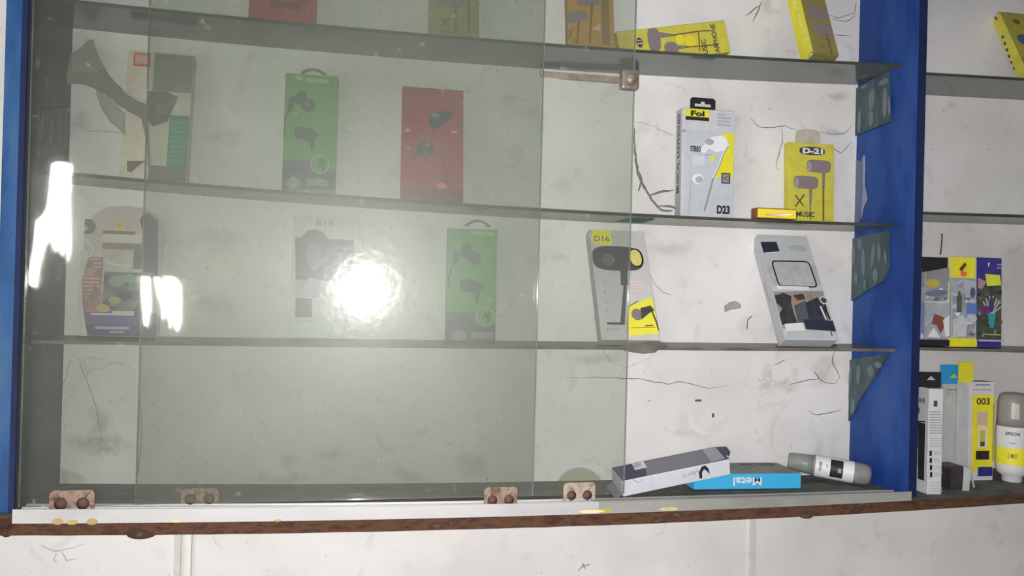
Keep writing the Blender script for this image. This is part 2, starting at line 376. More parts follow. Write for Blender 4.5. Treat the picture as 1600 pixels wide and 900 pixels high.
def hang_tab(B, u0, v0, u1, v1, m, hole=True, th=0.0008, back=None, bend=0, strap=False, nm='hang_tab', lab=None, plain=False):
    """plastic hanger strip standing on the carton's top; sizes read at its top edge"""
    f = B['fr']; a0, _ = f.loc(u0, v1, False); a1, b1 = f.loc(u1, v0, False); w = a1 - a0
    h = max(0.004, (B['mb'] and (f.loc((u0 + u1) / 2, v0, False)[1] - B['h'])))
    x0 = a0 - B['w'] / 2; z0 = B['h'] - 0.002; y = back if back is not None else B['d'] * 0.5
    mb = MB(); H = h + 0.002
    if strap:
        # a loop handle
        pts = [(x0 + w * t, y, z0 + H * math.sin(math.pi * min(1, max(0, (0.08 + 0.84 * t)))) ** 0.6) for t in [i / 12 for i in range(13)]]
        outer = [Vector(p) for p in pts]; inner = [Vector((x0 + w * (0.14 + 0.72 * t), y, z0 + (H - 0.0042) * math.sin(math.pi * (0.08 + 0.84 * t)) ** 0.6)) for t in [i / 12 for i in range(13)]]
        vs = outer + inner; n = 13
        vs2 = [v + Vector((0, 0.0012, 0)) for v in vs]
        fs = []
        for i in range(n - 1):
            fs += [[i, i + 1, n + i + 1, n + i], [2 * n + i, 3 * n + i, 3 * n + i + 1, 2 * n + i + 1], [i, 2 * n + i, 2 * n + i + 1, i + 1], [n + i, n + i + 1, 3 * n + i + 1, 3 * n + i]]
        mb.add(vs + vs2, fs, m)
    else:
        # plate with a euro-slot cut out, built as cells around the slot
        def plate(xa, xb, za, zb): mb.prism([(xa, y, za), (xb, y, za), (xb, y, zb), (xa, y, zb)], (0, th, 0), m)
        if hole:
            sx0, sx1 = x0 + w * 0.18, x0 + w * 0.82; sz0, sz1 = z0 + H * 0.38, z0 + H * 0.58; nx0, nx1 = x0 + w * 0.42, x0 + w * 0.58; nz = z0 + H * 0.74
            c = w * 0.08
            plate(x0, x0 + w, z0, sz0); plate(x0, sx0, sz0, sz1); plate(sx1, x0 + w, sz0, sz1)
            plate(x0, nx0, sz1, nz); plate(nx1, x0 + w, sz1, nz)
            mb.prism([(x0, y, nz), (x0 + w, y, nz), (x0 + w, y, z0 + H - c), (x0 + w - c, y, z0 + H), (x0 + c, y, z0 + H), (x0, y, z0 + H - c)], (0, th, 0), m)
        elif plain:
            plate(x0, x0 + w, z0, z0 + H)
        else:
            c = w * 0.12
            mb.prism([(x0, y, z0), (x0 + w, y, z0), (x0 + w * 1.02, y, z0 + H * .5), (x0 + w, y, z0 + H - c), (x0 + w - c, y, z0 + H * .93), (x0 + w * .5, y, z0 + H), (x0 + c, y, z0 + H * .9), (x0, y, z0 + H - c * 1.6)], (0, th, 0), m)
    B['parts'].append((nm, mb, lab))

# ------------------------------------------------------------------ setting
BACK = 0.155
mb = MB(); mb.add([(-5, BACK, 0), (5, BACK, 0), (5, BACK, 3), (-5, BACK, 3)], [[0, 1, 2, 3]], WALL)
mb.add([(-5, BACK + .1, 0), (5, BACK + .1, 0), (5, BACK + .1, 3), (-5, BACK + .1, 3)], [[3, 2, 1, 0]], WALL)
fw_ = Face(mb, Matrix.Identity(4), Vector((-5, BACK, 0)), Vector((1, 0, 0)), Vector((0, 0, 1)), Vector((0, -1, 0)), 10, 3)
S1 = mat((150, 146, 142), .8, .3); S2 = mat((178, 174, 170), .8, .4); S3 = mat((90, 84, 80), .8, .2)
fw_.rect(1086, 624, 1096, 627.5, S3); fw_.poly([(1131, 478), (1140, 472), (1150, 470), (1158, 476), (1157, 482), (1142, 484), (1132, 488)], S1)
fw_.line([(1174, 494), (1168, 500), (1167, 514)], 1.6, S3); fw_.ell(1114, 649, 2, 4, S3)
fw_.line([(124, 566), (138, 600), (152, 640), (155, 664), (160, 690)], 1.4, S1); fw_.line([(216, 612), (220, 640), (222, 680), (216, 740)], 1.6, S1); fw_.line([(93, 610), (104, 590), (110, 560)], 1.4, S1)
fw_.line([(108, 196), (140, 205), (170, 206), (196, 208)], 3, S2)
tag(mb.build('wall_back'), None, kind='structure')
mb = MB(); mb.box(-5, 5, -4, BACK, -0.05, 0, mat((120, 115, 108), 0.8, 0.3, nscale=6)); tag(mb.build('floor'), None, kind='structure')
# dark shop wall behind the camera with added glowing plates shaped for the panes' reflections
YB = -2.6
DAY = bpy.data.materials.new('daylight_glow'); DAY.use_nodes = True; nt = DAY.node_tree; nt.nodes.clear()
e = nt.nodes.new('ShaderNodeEmission'); e.inputs[0].default_value = (1, 0.985, 0.93, 1); e.inputs[1].default_value = 16
oo = nt.nodes.new('ShaderNodeOutputMaterial'); nt.links.new(e.outputs[0], oo.inputs[0])
def mirror(u, v, Yg=0.0, Y=YB + 0.005):
    g = P(u, v, Yg); k = (D + Yg + (Yg - Y)) / (D + Yg)
    return Vector((g.x * k, Y, EYE + (g.z - EYE) * k))
mb = MB(); mb.box(-5, 5, YB - 0.1, YB, 0, 3, mat((70, 68, 64), 0.9, 0.3)); tag(mb.build('wall_front'), None, kind='structure')
def glow_plate(name, px, Yg):
    mb = MB(); pts = [mirror(u, v, Yg) for u, v in px]; mb.prism([Vector((p.x, YB + 0.002, p.z)) for p in pts], (0, 0.003, 0), DAY)
    tag(mb.build(name), None, kind='structure')
glow_plate('reflected_glow_1', [(80, 256), (94, 252), (112, 257), (111, 330), (110, 398), (106, 410), (104, 380), (99, 402), (90, 385), (84, 395), (78, 372), (68, 385), (62, 420), (58, 450), (44, 444), (52, 390), (57, 346), (72, 326)], 0.0)
glow_plate('reflected_glow_2', [(219, 433), (233, 433), (235, 480), (230, 512), (226, 500)], 0.006)  # extra glowing plates, added for the second reflected strip
glow_plate('reflected_glow_3', [(241, 433), (248, 434), (251, 455), (255, 433), (272, 433), (283, 447), (282, 508), (277, 520), (272, 490), (266, 515), (262, 480), (255, 500), (250, 468)], 0.006)

# thin vertical batten strips on the wall under the cabinet
def batten(name, u0, u1, v0, x_m):
    a = P(u0, v0, BACK - .004); b = P(u1, v0, BACK - .004); mb = MB()
    mb.box(a.x, b.x, BACK - 0.005, BACK - 0.0002, 0.02, a.z + 0.03, x_m, bevel=0.0008)
    tag(mb.build(name), None, kind='structure')
batten('trim_1', 272, 283, 845, mat((190, 188, 184), 0.6, 0.2)); batten('trim_2', 1172, 1179, 815, mat((190, 188, 184), 0.6, 0.2))
batten('trim_3', 298, 300, 845, mat((190, 186, 180), 0.6, 0.2))

# ------------------------------------------------------------------ the cabinet carcass
XL = -0.466; XR = 0.914; XR2 = P(1447, 100, -0.012).x
ZTOP = 2.18; YF = -0.012
bz = P(550, 757, BACK).z                      # top of the bottom board, at the wall
bot = [(8, 834), (275, 837), (400, 835), (600, 832), (800, 826.5), (1000, 819), (1200, 807), (1400, 797), (1600, 789)]
toe = [(8, 815), (275, 817), (400, 816), (600, 813), (800, 807), (1000, 799), (1200, 790.5), (1400, 781), (1600, 774)]
YT = -0.022
lowp = [P(u, v, YT) for u, v in bot]; topp = [P(u, v, YT) for u, v in toe]
BTOP = np.polyfit([p.x for p in topp], [p.z for p in topp], 2); BBOT = np.polyfit([p.x for p in lowp], [p.z for p in lowp], 2)
# the board's top face is level with the brown edge's top
def board_z(x): return float(np.polyval(BTOP, x)) + float(np.interp(x, [-0.42, 0.55, 0.88, 0.96], [0.011, 0.0075, 0.004, 0.0]))
cabinet = empty('display_cabinet', (XL, 0, board_z(XL)), 'blue painted wall cabinet with dusty bottom board and rusty brown front edge', 'cabinet')
def cpart(mb, name, lab=None):
    o = mb.build(name); o.parent = cabinet; o.matrix_parent_inverse = Matrix.Translation(-cabinet.location)
    if lab: o['label'] = lab
    return o
xs = np.linspace(XL - 0.045, 1.72, 60); mb = MB(); vs = []; 
for x in xs:
    t = board_z(x); b = float(np.polyval(BBOT, x)); j = 0.0007 * (random.random() - .5)
    vs += [(x, YT, b + j), (x, YT, t + j), (x, BACK - .0004, t), (x, BACK - .0004, b)]
n = len(xs)
fr_ = []; tp_ = []; ot_ = []
for i in range(n - 1):
    a = 4 * i; c = a + 4
    fr_.append([a, c, c + 1, a + 1]); tp_.append([a + 1, c + 1, c + 2, a + 2]); ot_.append([a, a + 3, c + 3, c]); ot_.append([a + 3, a + 2, c + 2, c + 3])
mb.add(vs, fr_, RUST); mb.add(vs, tp_, BOARD); mb.add(vs, ot_, RUST); mb.add(vs[:4], [[0, 1, 2, 3]], RUST); mb.add(vs[-4:], [[3, 2, 1, 0]], RUST)
cpart(mb, 'bottom_board', 'brown rusty edged bottom board with grey dust on top')
# side panels
mb = MB(); xo = XL - (P(46, 400, YF).x - P(12, 400, YF).x)
mb.box(xo, XL, YF, BACK - .0004, board_z(XL) + 0.0, ZTOP, BLUE_L, bevel=0.001)
mb.box(XL - 0.0065, XL + 0.0006, YF - 0.0012, YF + 0.008, board_z(XL) + 0.001, ZTOP - 0.001, NAVY)
INNER_DK = noisy('dark_inner_face', [(0.035, 0.045, 0.05), (0.05, 0.06, 0.06), (0.07, 0.075, 0.07), (0.045, 0.055, 0.065)], 16, 0.6, (1, 1, 0.4), 0.2)  # darker grey-green for the inner face of the left panel
mb.add([(XL + .0007, YF + .006, board_z(XL) + .001), (XL + .0007, BACK - .001, board_z(XL) + .001), (XL + .0007, BACK - .001, ZTOP - .001), (XL + .0007, YF + .006, ZTOP - .001)], [[0, 1, 2, 3]], INNER_DK)
cpart(mb, 'side_panel', 'faded light blue side panel')
mb = MB(); mb.box(XR, XR2, YF + 0.001, BACK - .0004, board_z(XR), ZTOP, BLUE, bevel=0.001)
mb.box(XR + 0.0008, XR2 + .0004, YF - 0.0003, YF + 0.004, board_z(XR) + 0.001, ZTOP - 0.001, NAVY)
# paint scrapes and plaster on the inner face
fx = Face(mb, Matrix.Identity(4), Vector((XR, BACK, board_z(XR))), Vector((0, -1, 0)), Vector((0, 0, 1)), Vector((-1, 0, 0)), BACK + 0.01, 0.8)
SCR = mat((88, 98, 128), 0.7, 0.5); PLA = mat((186, 182, 182), 0.8, 0.3)
fx.poly([(1333, 250), (1344, 252), (1349, 243), (1352, 243), (1352, 290), (1355, 310), (1350, 325), (1341, 350), (1331, 350)], SCR)
fx.poly([(1349, 243), (1352, 243), (1352, 290), (1356, 312), (1350, 322), (1346, 345), (1348, 300)], mat((140, 145, 165), 0.8, 0.5))
fx.poly([(1318, 500), (1330, 496), (1328, 512), (1319, 525)], mat((150, 158, 180), 0.8, 0.3))
fx.poly([(1315, 640), (1330, 642), (1324, 656), (1318, 672), (1314, 668)], PLA)
fx.poly([(1315, 690), (1321, 700), (1325, 712), (1315, 722)], PLA)
cpart(mb, 'divider_panel', 'deep blue divider panel with dark front edge')
mb = MB(); mb.box(1.66, 1.69, YF, BACK - .0004, board_z(1.66), ZTOP, BLUE, bevel=0.001); cpart(mb, 'side_panel')
mb = MB(); mb.box(xo, 1.69, YF, BACK - .0004, ZTOP, ZTOP + 0.02, BLUE_L, bevel=0.001); cpart(mb, 'top_board')
# glass support strips stuck to the divider with silicone
def support(px, X, side, streaks):
    mb = MB(); pts = [PX(u, v, X) for u, v in px]; pts = [Vector((X, min(p.y, BACK - .001), p.z)) for p in pts]
    mb.prism(pts, (-0.004 * side, 0, 0), SUPG)
    z0 = min(p.z for p in pts)
    f = Face(mb, Matrix.Identity(4), Vector((X - 0.004 * side, BACK, z0)) if side > 0 else Vector((X - 0.004 * side, 0, z0)), Vector((0, -side, 0)), Vector((0, 0, 1)), Vector((-side, 0, 0)), BACK, 0.2)
    for (u, v, ru, rv) in streaks: f.ell(u, v, ru, rv, SILI, rot=random.uniform(-.1, .1), n=12)
    cpart(mb, 'shelf_support', 'glass strip smeared with grey silicone')
support([(1331, 142), (1390, 112), (1393, 190), (1334, 214)], XR, 1, [(1350, 135, 5, 3), (1362, 155, 5, 16), (1361, 185, 4, 13), (1381, 128, 8, 5), (1383, 160, 4, 24), (1343, 190, 3, 18), (1390, 165, 2, 16)])
support([(1321, 374), (1391, 360), (1390, 420), (1380, 440), (1323, 470)], XR, 1, [(1343, 382, 3, 9), (1333, 398, 3, 15), (1349, 410, 3, 22), (1364, 400, 3, 20), (1374, 395, 3, 14), (1368, 430, 4, 12), (1384, 402, 2, 12), (1338, 435, 3, 10), (1352, 445, 2, 8)])
support([(1316, 560), (1391, 552), (1382, 568), (1345, 625), (1318, 655)], XR, 1, [(1341, 585, 3, 16), (1360, 580, 5, 9), (1324, 600, 3, 30), (1372, 570, 6, 5), (1333, 635, 3, 12)])
support([(57, 172), (102, 168), (101, 232), (57, 246)], XL, -1, [(65, 200, 3, 22), (80, 205, 4, 20), (93, 200, 3, 24)])
# lumps of putty under the board and blotches on its edge
for (u, v, ru, rv) in [(221, 834, 19, 7), (1259, 805, 12, 5), (11, 825, 9, 12)]:
    mb = MB(); c = P(u, v, YT + 0.006); bm = bmesh.new(); bmesh.ops.create_uvsphere(bm, u_segments=20, v_segments=10, radius=1)
    for q in bm.verts: q.co = Vector((c.x + q.co.x * ru * .00104, c.y + q.co.y * 0.009, c.z + q.co.z * rv * 0.00104))
    mb.bm(bm, RUST, True); cpart(mb, 'putty_lump')
# aluminium sliding track
mb = MB()
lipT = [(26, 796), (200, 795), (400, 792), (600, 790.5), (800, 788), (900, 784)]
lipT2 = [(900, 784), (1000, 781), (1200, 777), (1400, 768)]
def lip(px, x0, x1, m):
    co = np.polyfit([P(u, v, YT).x for u, v in lipT + lipT2[1:]], [P(u, v, YT).z for u, v in lipT + lipT2[1:]], 2)
    xs = np.linspace(x0, x1, 30); vs = []; fs = []
    for x in xs:
        t = float(np.polyval(co, x)); b = board_z(x) + .0003; t = max(t, b + .001); fb = float(np.polyval(BTOP, x))
        vs += [(x, YT - .0015, fb), (x, YT - .0015, t), (x, YT - .0003, t), (x, YT - .0003, fb)]
        for (ya, yb, zt) in [(0.0065, 0.0085, b + 0.0035), (0.021, 0.023, b + 0.0035)]:
            vs += [(x, ya, b), (x, ya, zt), (x, yb, zt), (x, yb, b)]
        vs += [(x, YT - .0003, b), (x, YT - 0.0003, b + 0.0012), (x, 0.0225, b + .0012), (x, 0.0225, b)]
    for i in range(29):
        for k in range(4):
            a = i * 16 + k * 4; c = a + 16
            fs += [[a, c, c + 1, a + 1], [a + 1, c + 1, c + 2, a + 2], [a + 2, c + 2, c + 3, a + 3], [a + 3, c + 3, c, a]]
    for a in (0, 4, 8, 12): fs += [[a, a + 1, a + 2, a + 3], [29 * 16 + a + 3, 29 * 16 + a + 2, 29 * 16 + a + 1, 29 * 16 + a]]
    mb.add(vs, fs, m); return co
xm = P(935, 790, YT).x
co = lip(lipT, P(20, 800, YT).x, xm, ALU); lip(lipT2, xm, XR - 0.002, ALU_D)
LIPCO = co
STN = mat((176, 150, 95), 0.8, 0.4); STY = mat((205, 196, 150), 0.7, 0.3)
ft = Face(mb, Matrix.Identity(4), Vector((-0.6, YT - 0.0015, board_z(0) - 0.04)), Vector((1, 0, 0)), Vector((0, 0, 1)), Vector((0, -1, 0)), 3, 0.2)
for (u, v, ru, rv, m) in [(90, 815, 9, 5, STN), (113, 816, 9, 4, STN), (144, 815, 9, 5, STN), (947, 798, 8, 4, mat((170, 160, 50), .8, .3)), (925, 799, 20, 2.5, STY), (1045, 795, 14, 3, mat((190, 180, 140), .8, .3)), (434, 813, 6, 2, STN), (275, 814, 8, 2.4, STY)]:
    ft.ell(u, v, ru, rv, m, n=16)
cpart(mb, 'door_track', 'pale aluminium sliding door track')

# ------------------------------------------------------------------ glass shelves
def shelf(name, px, x0, x1, gm, em, label, th=0.005, group='glass shelves', Yf=0.028):
    pts = [P(u, v, Yf) for u, v in px]; deg = 2 if len(px) > 2 else 1
    co = np.polyfit([p.x for p in pts], [p.z for p in pts], deg)
    zf = lambda x: float(np.polyval(co, x)) + th / 2
    xs = np.linspace(x0, x1, 32); vs = []; fe = []; fg = []
    for x in xs: z = float(np.polyval(co, x)); vs += [(x, Yf, z - th / 2), (x, Yf, z + th / 2), (x, BACK - .001, z + th / 2), (x, BACK - .001, z - th / 2)]
    for i in range(len(xs) - 1):
        a = 4 * i; c = a + 4; fe.append([a, c, c + 1, a + 1]); fg += [[a + 1, c + 1, c + 2, a + 2], [a, a + 3, c + 3, c]]; fe.append([a + 3, a + 2, c + 2, c + 3])
    fe += [[0, 1, 2, 3], [len(vs) - 1, len(vs) - 2, len(vs) - 3, len(vs) - 4]]
    mb = MB(); mb.add(vs, fe, em); mb.add(vs, fg, gm)
    me = mb.build(name, origin=((x0 + x1) / 2, BACK, zf((x0 + x1) / 2))); tag(me, label, 'glass shelf', group)
    return zf
sxl, sxr = XL + 0.001, XR - 0.001
Z1 = shelf('glass_shelf', [(125, 4), (260, 17), (400, 31), (600, 49), (800, 66), (1000, 81), (1200, 92), (1390, 101)], sxl, sxr, SH1, SEDGE, 'top glass shelf of the left bay, murky grey-green underside and dark edge')
Z2 = shelf('glass_shelf', [(110, 272), (225, 281), (400, 299), (600, 313), (846, 327), (985, 335), (1200, 345), (1385, 352)], sxl, sxr, SH2, SEDGE, 'middle glass shelf of the left bay, with an amber piece on its front edge')
Z3 = shelf('glass_shelf', [(110, 536), (280, 537), (400, 538), (600, 541), (800, 543), (1000, 545), (1200, 546), (1390, 547)], sxl, sxr, SH3, SEDGED, 'lowest glass shelf of the left bay, edge crusted with pale dust')
x2 = XR2 + .001
Z1R = shelf('glass_shelf', [(1443, 115), (1600, 124)], x2, 1.658, SH1, SEDGE, 'top glass shelf right of the blue divider')
Z2R = shelf('glass_shelf', [(1436, 333), (1600, 338)], x2, 1.658, SH2, SEDGE, 'empty glass shelf right of the blue divider, above the tall colourful boxes')
Z3R = shelf('glass_shelf', [(1432, 545), (1600, 549)], x2, 1.658, SH3, SEDGED, 'glass shelf under the black, yellow and blue boxes right of the divider')

# ------------------------------------------------------------------ sliding glass doors
def door(name, uL, uR, vref, Y, gm, label, rollers):
    a = P(uL, vref, Y); b = P(uR, vref, Y); x0, x1 = a.x, b.x; zb = board_z(0) + 0.006
    z0 = P((uL + uR) / 2, 780, Y).z
    z0 = max(board_z(x0), board_z(x1)) + 0.0045
    t = empty(name, ((x0 + x1) / 2, Y, z0), label, 'glass panel', 'sliding glass panels of the cabinet')
    mb = MB(); mb.box(x0, x1, Y, Y + 0.004, z0, ZTOP - 0.002, gm)
    # polished side edges
    for x in (x0, x1): mb.box(x - .0004, x + .0004, Y - .0002, Y + .0042, z0, ZTOP - 0.002, GEDGE)
    o = mb.build('glass_pane', t); o.location = -t.location
    for (u, v0, v1, hw, rm) in rollers:
        c = P(u, v1, Y - 0.002); top = P(u, v0, Y - .002); H = top.z - c.z; W = hw * 0.00100
        zc = c.z
        H = min(H, .03); cx = c.x; y0 = Y - 0.0025
        # arched housing plate
        pts = [(-W, 0), (-W, H * .85), (-W * .8, H), (W * .9, H), (W, H * .8), (W, 0), (W * .85, 0)]
        arch = lambda c0, r: [(c0 + r * math.cos(q), H * .08 + r * 1.2 * math.sin(q)) for q in [math.pi * i / 8 for i in range(9)]]
        pts = [(-W, 0), (-W, H * .85), (-W * .8, H), (W * .9, H), (W, H * .8), (W, 0)] + arch(W * .5, W * .27) + arch(-W * .5, W * .27)
        mb = MB(); P3 = [Vector((cx + a_, y0, zc + b_)) for a_, b_ in pts]
        bm = bmesh.new(); vsb = [bm.verts.new(p) for p in P3]; f = bm.faces.new(vsb); bmesh.ops.triangulate(bm, faces=[f])
        ex = bmesh.ops.extrude_face_region(bm, geom=bm.faces[:])
        for g in ex['geom']:
            if isinstance(g, bmesh.types.BMVert): g.co.y += 0.0025
        mb.bm(bm, rm)
        o = mb.build('roller', t); o.location = -t.location; o['label'] = 'rusty roller bracket'
        for k in (-1, 1):
            mb = MB(); M4 = Matrix.Translation((cx + k * W * .5, y0 + 0.0008, zc + H * .3)) @ Matrix.Rotation(math.pi / 2, 4, 'X')
            r = W * .3; mb.lathe([(0, -.0014), (r, -.0014), (r * .8, 0), (r, .001), (0, .001)], mat((92, 62, 44), .8, .5), M4, 18)
            w_ = mb.build('wheel', o)
        if u < 850: continue
        mb = MB(); pts = [Vector((cx + W * 1.6 * math.cos(q), Y - 0.0006, z0 + .001 + H * 1.5 * math.sin(q))) for q in [math.pi * i / 16 for i in range(17)]]
        mb.prism(pts, (0, 0.0004, 0), GRIME); o = mb.build('grime_patch', t); o.location = -t.location
    return t
GRIME = glass_material('murky_grime', (0.93, 0.93, 0.9), 0.10, (0.27, 0.26, 0.20), 0.1, 0.3, 0.0, 0.3)
door('sliding_glass_panel', 40, 842, 400, 0.0, GA, 'front sliding pane over the left side, hazy green with a white flash glare', [(112, 766, 796, 29, RUSTPL), (782, 761, 790, 26, RUSTPL)])
door('sliding_glass_panel', 225, 987, 300, 0.013, GB, 'rear sliding pane reaching right to the metal lock, carrying rusty rollers', [(312, 763, 787, 26, RUSTPL), (905, 754, 782, 26, noisy('tan_fitting', [(0.25, 0.20, 0.15), (0.42, 0.35, 0.29), (0.5, 0.43, 0.36)], 80, .6))])

# showcase lock on the pane edge
a = P(845, 119, 0.0); b = P(972, 125, 0.004); e_ = P(983, 126, 0.004)
lk = empty('showcase_lock', e_, 'tarnished metal showcase lock with a notched rod on the glass edge', 'lock')
mb = MB(); mb.box(a.x, b.x + .004, 0.004, 0.0065, e_.z - 0.0045, e_.z + 0.0045, LOCKM, bevel=0.0008)
for i in range(44):
    x = a.x + 0.03 + i * 0.0022
    if x < b.x - .006: mb.box(x, x + 0.0011, 0.0041, 0.0064, e_.z - 0.006, e_.z - 0.0042, LOCKM)
mb.box(a.x, a.x + .003, -0.002, 0.0065, e_.z - 0.0045, e_.z + 0.0045, LOCKM, bevel=.0006)
o = mb.build('notched_rod', lk); o.location = -lk.location
mb = MB(); mb.box(e_.x - 0.015, e_.x + 0.014, -0.006, 0.0118, e_.z - 0.0155, e_.z + 0.0155, LOCKM, bevel=0.004)
mb.lathe([(0, -.004), (0.0085, -.004), (0.0095, 0)], LOCKM, Matrix.Translation((e_.x, -0.0065, e_.z)) @ Matrix.Rotation(math.pi / 2, 4, 'X') @ Matrix.Scale(-1, 4, (0, 0, 1)), 24)
o = mb.build('lock_body', lk); o.location = -lk.location

# ------------------------------------------------------------------ goods on the shelves
YEL = mat((186, 178, 62), 0.45, 0.25); YELD = mat((126, 118, 60), 0.5, 0.3); YELB = mat((206, 198, 44), 0.45, 0.15)
GRYA = mat((118, 108, 108), 0.5, 0.1); BLK = mat((34, 33, 36), 0.5, 0.05); DK = mat((62, 60, 62), 0.5, 0.1)
WHT = mat((200, 200, 204), 0.4, 0.1); OFF = mat((182, 182, 188), 0.4, 0.12); LGY = mat((158, 160, 164), 0.5, 0.15); MGY = mat((132, 134, 140), 0.5, 0.15)
RED = mat((160, 58, 62), 0.5, 0.25); REDD = mat((120, 38, 42), 0.5, 0.2); GRN = mat((84, 146, 64), 0.5, 0.25); GRND = mat((52, 110, 52), 0.5, 0.2)
BRN = mat((112, 82, 40), .6, .2)
G_TOP = 'earphone boxes on the top shelf'

# --- top shelf
B = standing('earphone_box', (398, -140), (500, -135), Z1, .125, .085, .02, RED, 'red earphone box on the top shelf, only its foot in view', 'earphone box', G_TOP)
f = B['fr']; f.rect(420, 5, 470, 12, REDD); f.frac(.05, .02, .95, .05, REDD); f.frac(.1, .25, .9, .9, REDD); finish(B)
def bud_pair(f, m, b1, b2, stem1, stem2, cm, thick=3):
    for (u, v, ru, rv, rot) in (b1, b2): f.ell(u, v, ru, rv, m, rot, 24, 0.55)
    f.line(stem1, thick, cm); f.line(stem2, thick, cm)
B = standing('earphone_box', (672, -110), (748, -106), Z1, .125, .085, .018, mat((140, 134, 72), .5, .2), 'olive yellow earphone box behind both panes on the top shelf', 'earphone box', G_TOP)
f = B['fr']; bud_pair(f, GRYA, (704, 2, 20, 9, 0), (722, -32, 20, 9, 0), [(712, 8), (712, 52)], [(732, -24), (732, 52)], BRN)
f.line([(688, 28), (702, 42)], 1.6, BLK); f.line([(702, 28), (688, 42)], 1.6, BLK); f.text('MUSIC', 700, 49, 6, BRN); finish(B)
B = standing('earphone_box', (884, -105), (955, -102), Z1, .125, .085, .018, mat((154, 124, 56), .5, .2), 'mustard brown earphone box printed with dark earbuds, on the top shelf', 'earphone box', G_TOP)
f = B['fr']; bud_pair(f, GRYA, (900, 26, 18, 9, .25), (919, 0, 18, 9, .15), [(904, 34), (902, 68)], [(925, 5), (921, 68)], BRN)
f.line([(884, 46), (893, 58)], 1.6, BRN); f.line([(895, 44), (884, 60)], 1.6, BRN); f.rect(941, -100, 948, 70, mat((120, 98, 60), .5, .2)); f.text('D-21', 918, -40, 9, BLK); f.text('MUSIC', 893, 64, 5, BRN); finish(B)
# the box lying on its side: front-bottom-left corner and direction along its length
def lying(name, bl, br, Y, h, d, tilt_fwd, body, label, cat, group=None, surf=None, drop=True, Yr=None, side=None, top=None):
    a = P(*bl, Y); b = P(*br, Y if Yr is None else Yr); ex = (b - a); w = ex.length; ex.normalize()
    ez = Vector((0, -math.sin(tilt_fwd), math.cos(tilt_fwd))); ez = (ez - ex * ez.dot(ex)).normalized(); ey = ez.cross(ex)
    o = a.copy()
    if True:
        low = min((o + ex * w * i + ey * d * j).z - surf((o + ex * w * i).x) for i in (0, 1) for j in (0, 1)); o.z -= (low - .0004) if (drop or low < .0004) else 0
    return frame_box(name, o, ex, ez, w, h, d, body, label, cat, group, side, top)
zt = P(1063, 60, .115)
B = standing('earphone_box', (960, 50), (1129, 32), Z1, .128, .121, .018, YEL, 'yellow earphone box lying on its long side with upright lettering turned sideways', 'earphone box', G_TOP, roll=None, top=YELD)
f = B['fr']
f.ell(1022, 62, 10, 18, GRYA, -.05, 24, .55); f.ell(1049, 76, 11, 11, GRYA, 0, 24, .8)
f.poly([(1030, 50), (1062, 55), (1030, 60)], GRYA); f.line([(1050, 55), (1092, 49), (1110, 48)], 2, BRN); f.poly([(1058, 71), (1085, 73), (1058, 78)], GRYA); f.line([(1070, 74), (1122, 70)], 2, BRN)
f.line([(1091, 50), (1092, 62), (1093, 80)], 2, BRN); f.ell(1078, 64, 9, 9, mat((205, 185, 50), .5, .1)); f.ell(1062, 62, 6, 8, YELB)
f.text('EARPHONE', 1117, 62, 8, DK, rot=math.pi / 2, bold=.02, wpx=48); f.text('MUSIC', 1101, 78, 8, DK, rot=math.pi / 2, bold=.02, wpx=32)
f.ell(999, 67, 5, 8, DK); f.text('21', 999, 67, 7, WHT, rot=math.pi / 2); finish(B)
B = standing('earphone_box', (1232, -78), (1269, -80), Z1, .138, .045, .038, YELD, 'tall yellow earphone box leaning back beside the divider on the top shelf', 'earphone box', G_TOP, side=YELB)  # front darker than the side: flash shading put into the yellow
f = B['fr']; l = B['lf']
f.ell(1285, 46, 14, 9, GRYA, -.2, 20, .6); f.ell(1278, 20, 14, 9, GRYA, -.2, 20, .6); f.line([(1290, 52), (1302, 92)], 2, BRN); f.line([(1280, 60), (1296, 62), (1300, 92)], 1.5, BRN)
f.text('X', 1284, 72, 9, BRN); f.text('MUSIC', 1292, 88, 6, BRN)
l.ell(1268, 87, 5, 5.5, BLK); l.ell(1268, 87, 3.6, 4, WHT)
for (u, v) in [(1241, 4), (1246, 14), (1250, 25), (1254, 38), (1258, 50), (1262, 62)]: l.ell(u, v, 1.6, 3, WHT, .3)
finish(B)
B = standing('earphone_box', (1562, 22), (1645, 27), Z1R, .140, .065, .022, mat((158, 148, 58), .5, .2), 'dusty yellow box with a row of dots down its edge, right of the divider', 'earphone box', G_TOP, side=YEL)
f = B['fr']; l = B['lf']
for i in range(6): l.ell(1567 + i * 3.3, 58 + i * 10, 2.4, 3.4, DK, .2)
f.ell(1600, 62, 10, 8, mat((74, 84, 118), .5, .1)); f.ell(1588, 34, 5, 4, BRN); f.ell(1606, 33, 5, 4, BRN); f.poly([(1590, 90), (1610, 84), (1615, 116), (1598, 116)], mat((150, 110, 70), .6, .2))
hang_tab(B, 1560, 15, 1640, 22, YELD, hole=False, back=.010, nm='torn_flap'); finish(B)

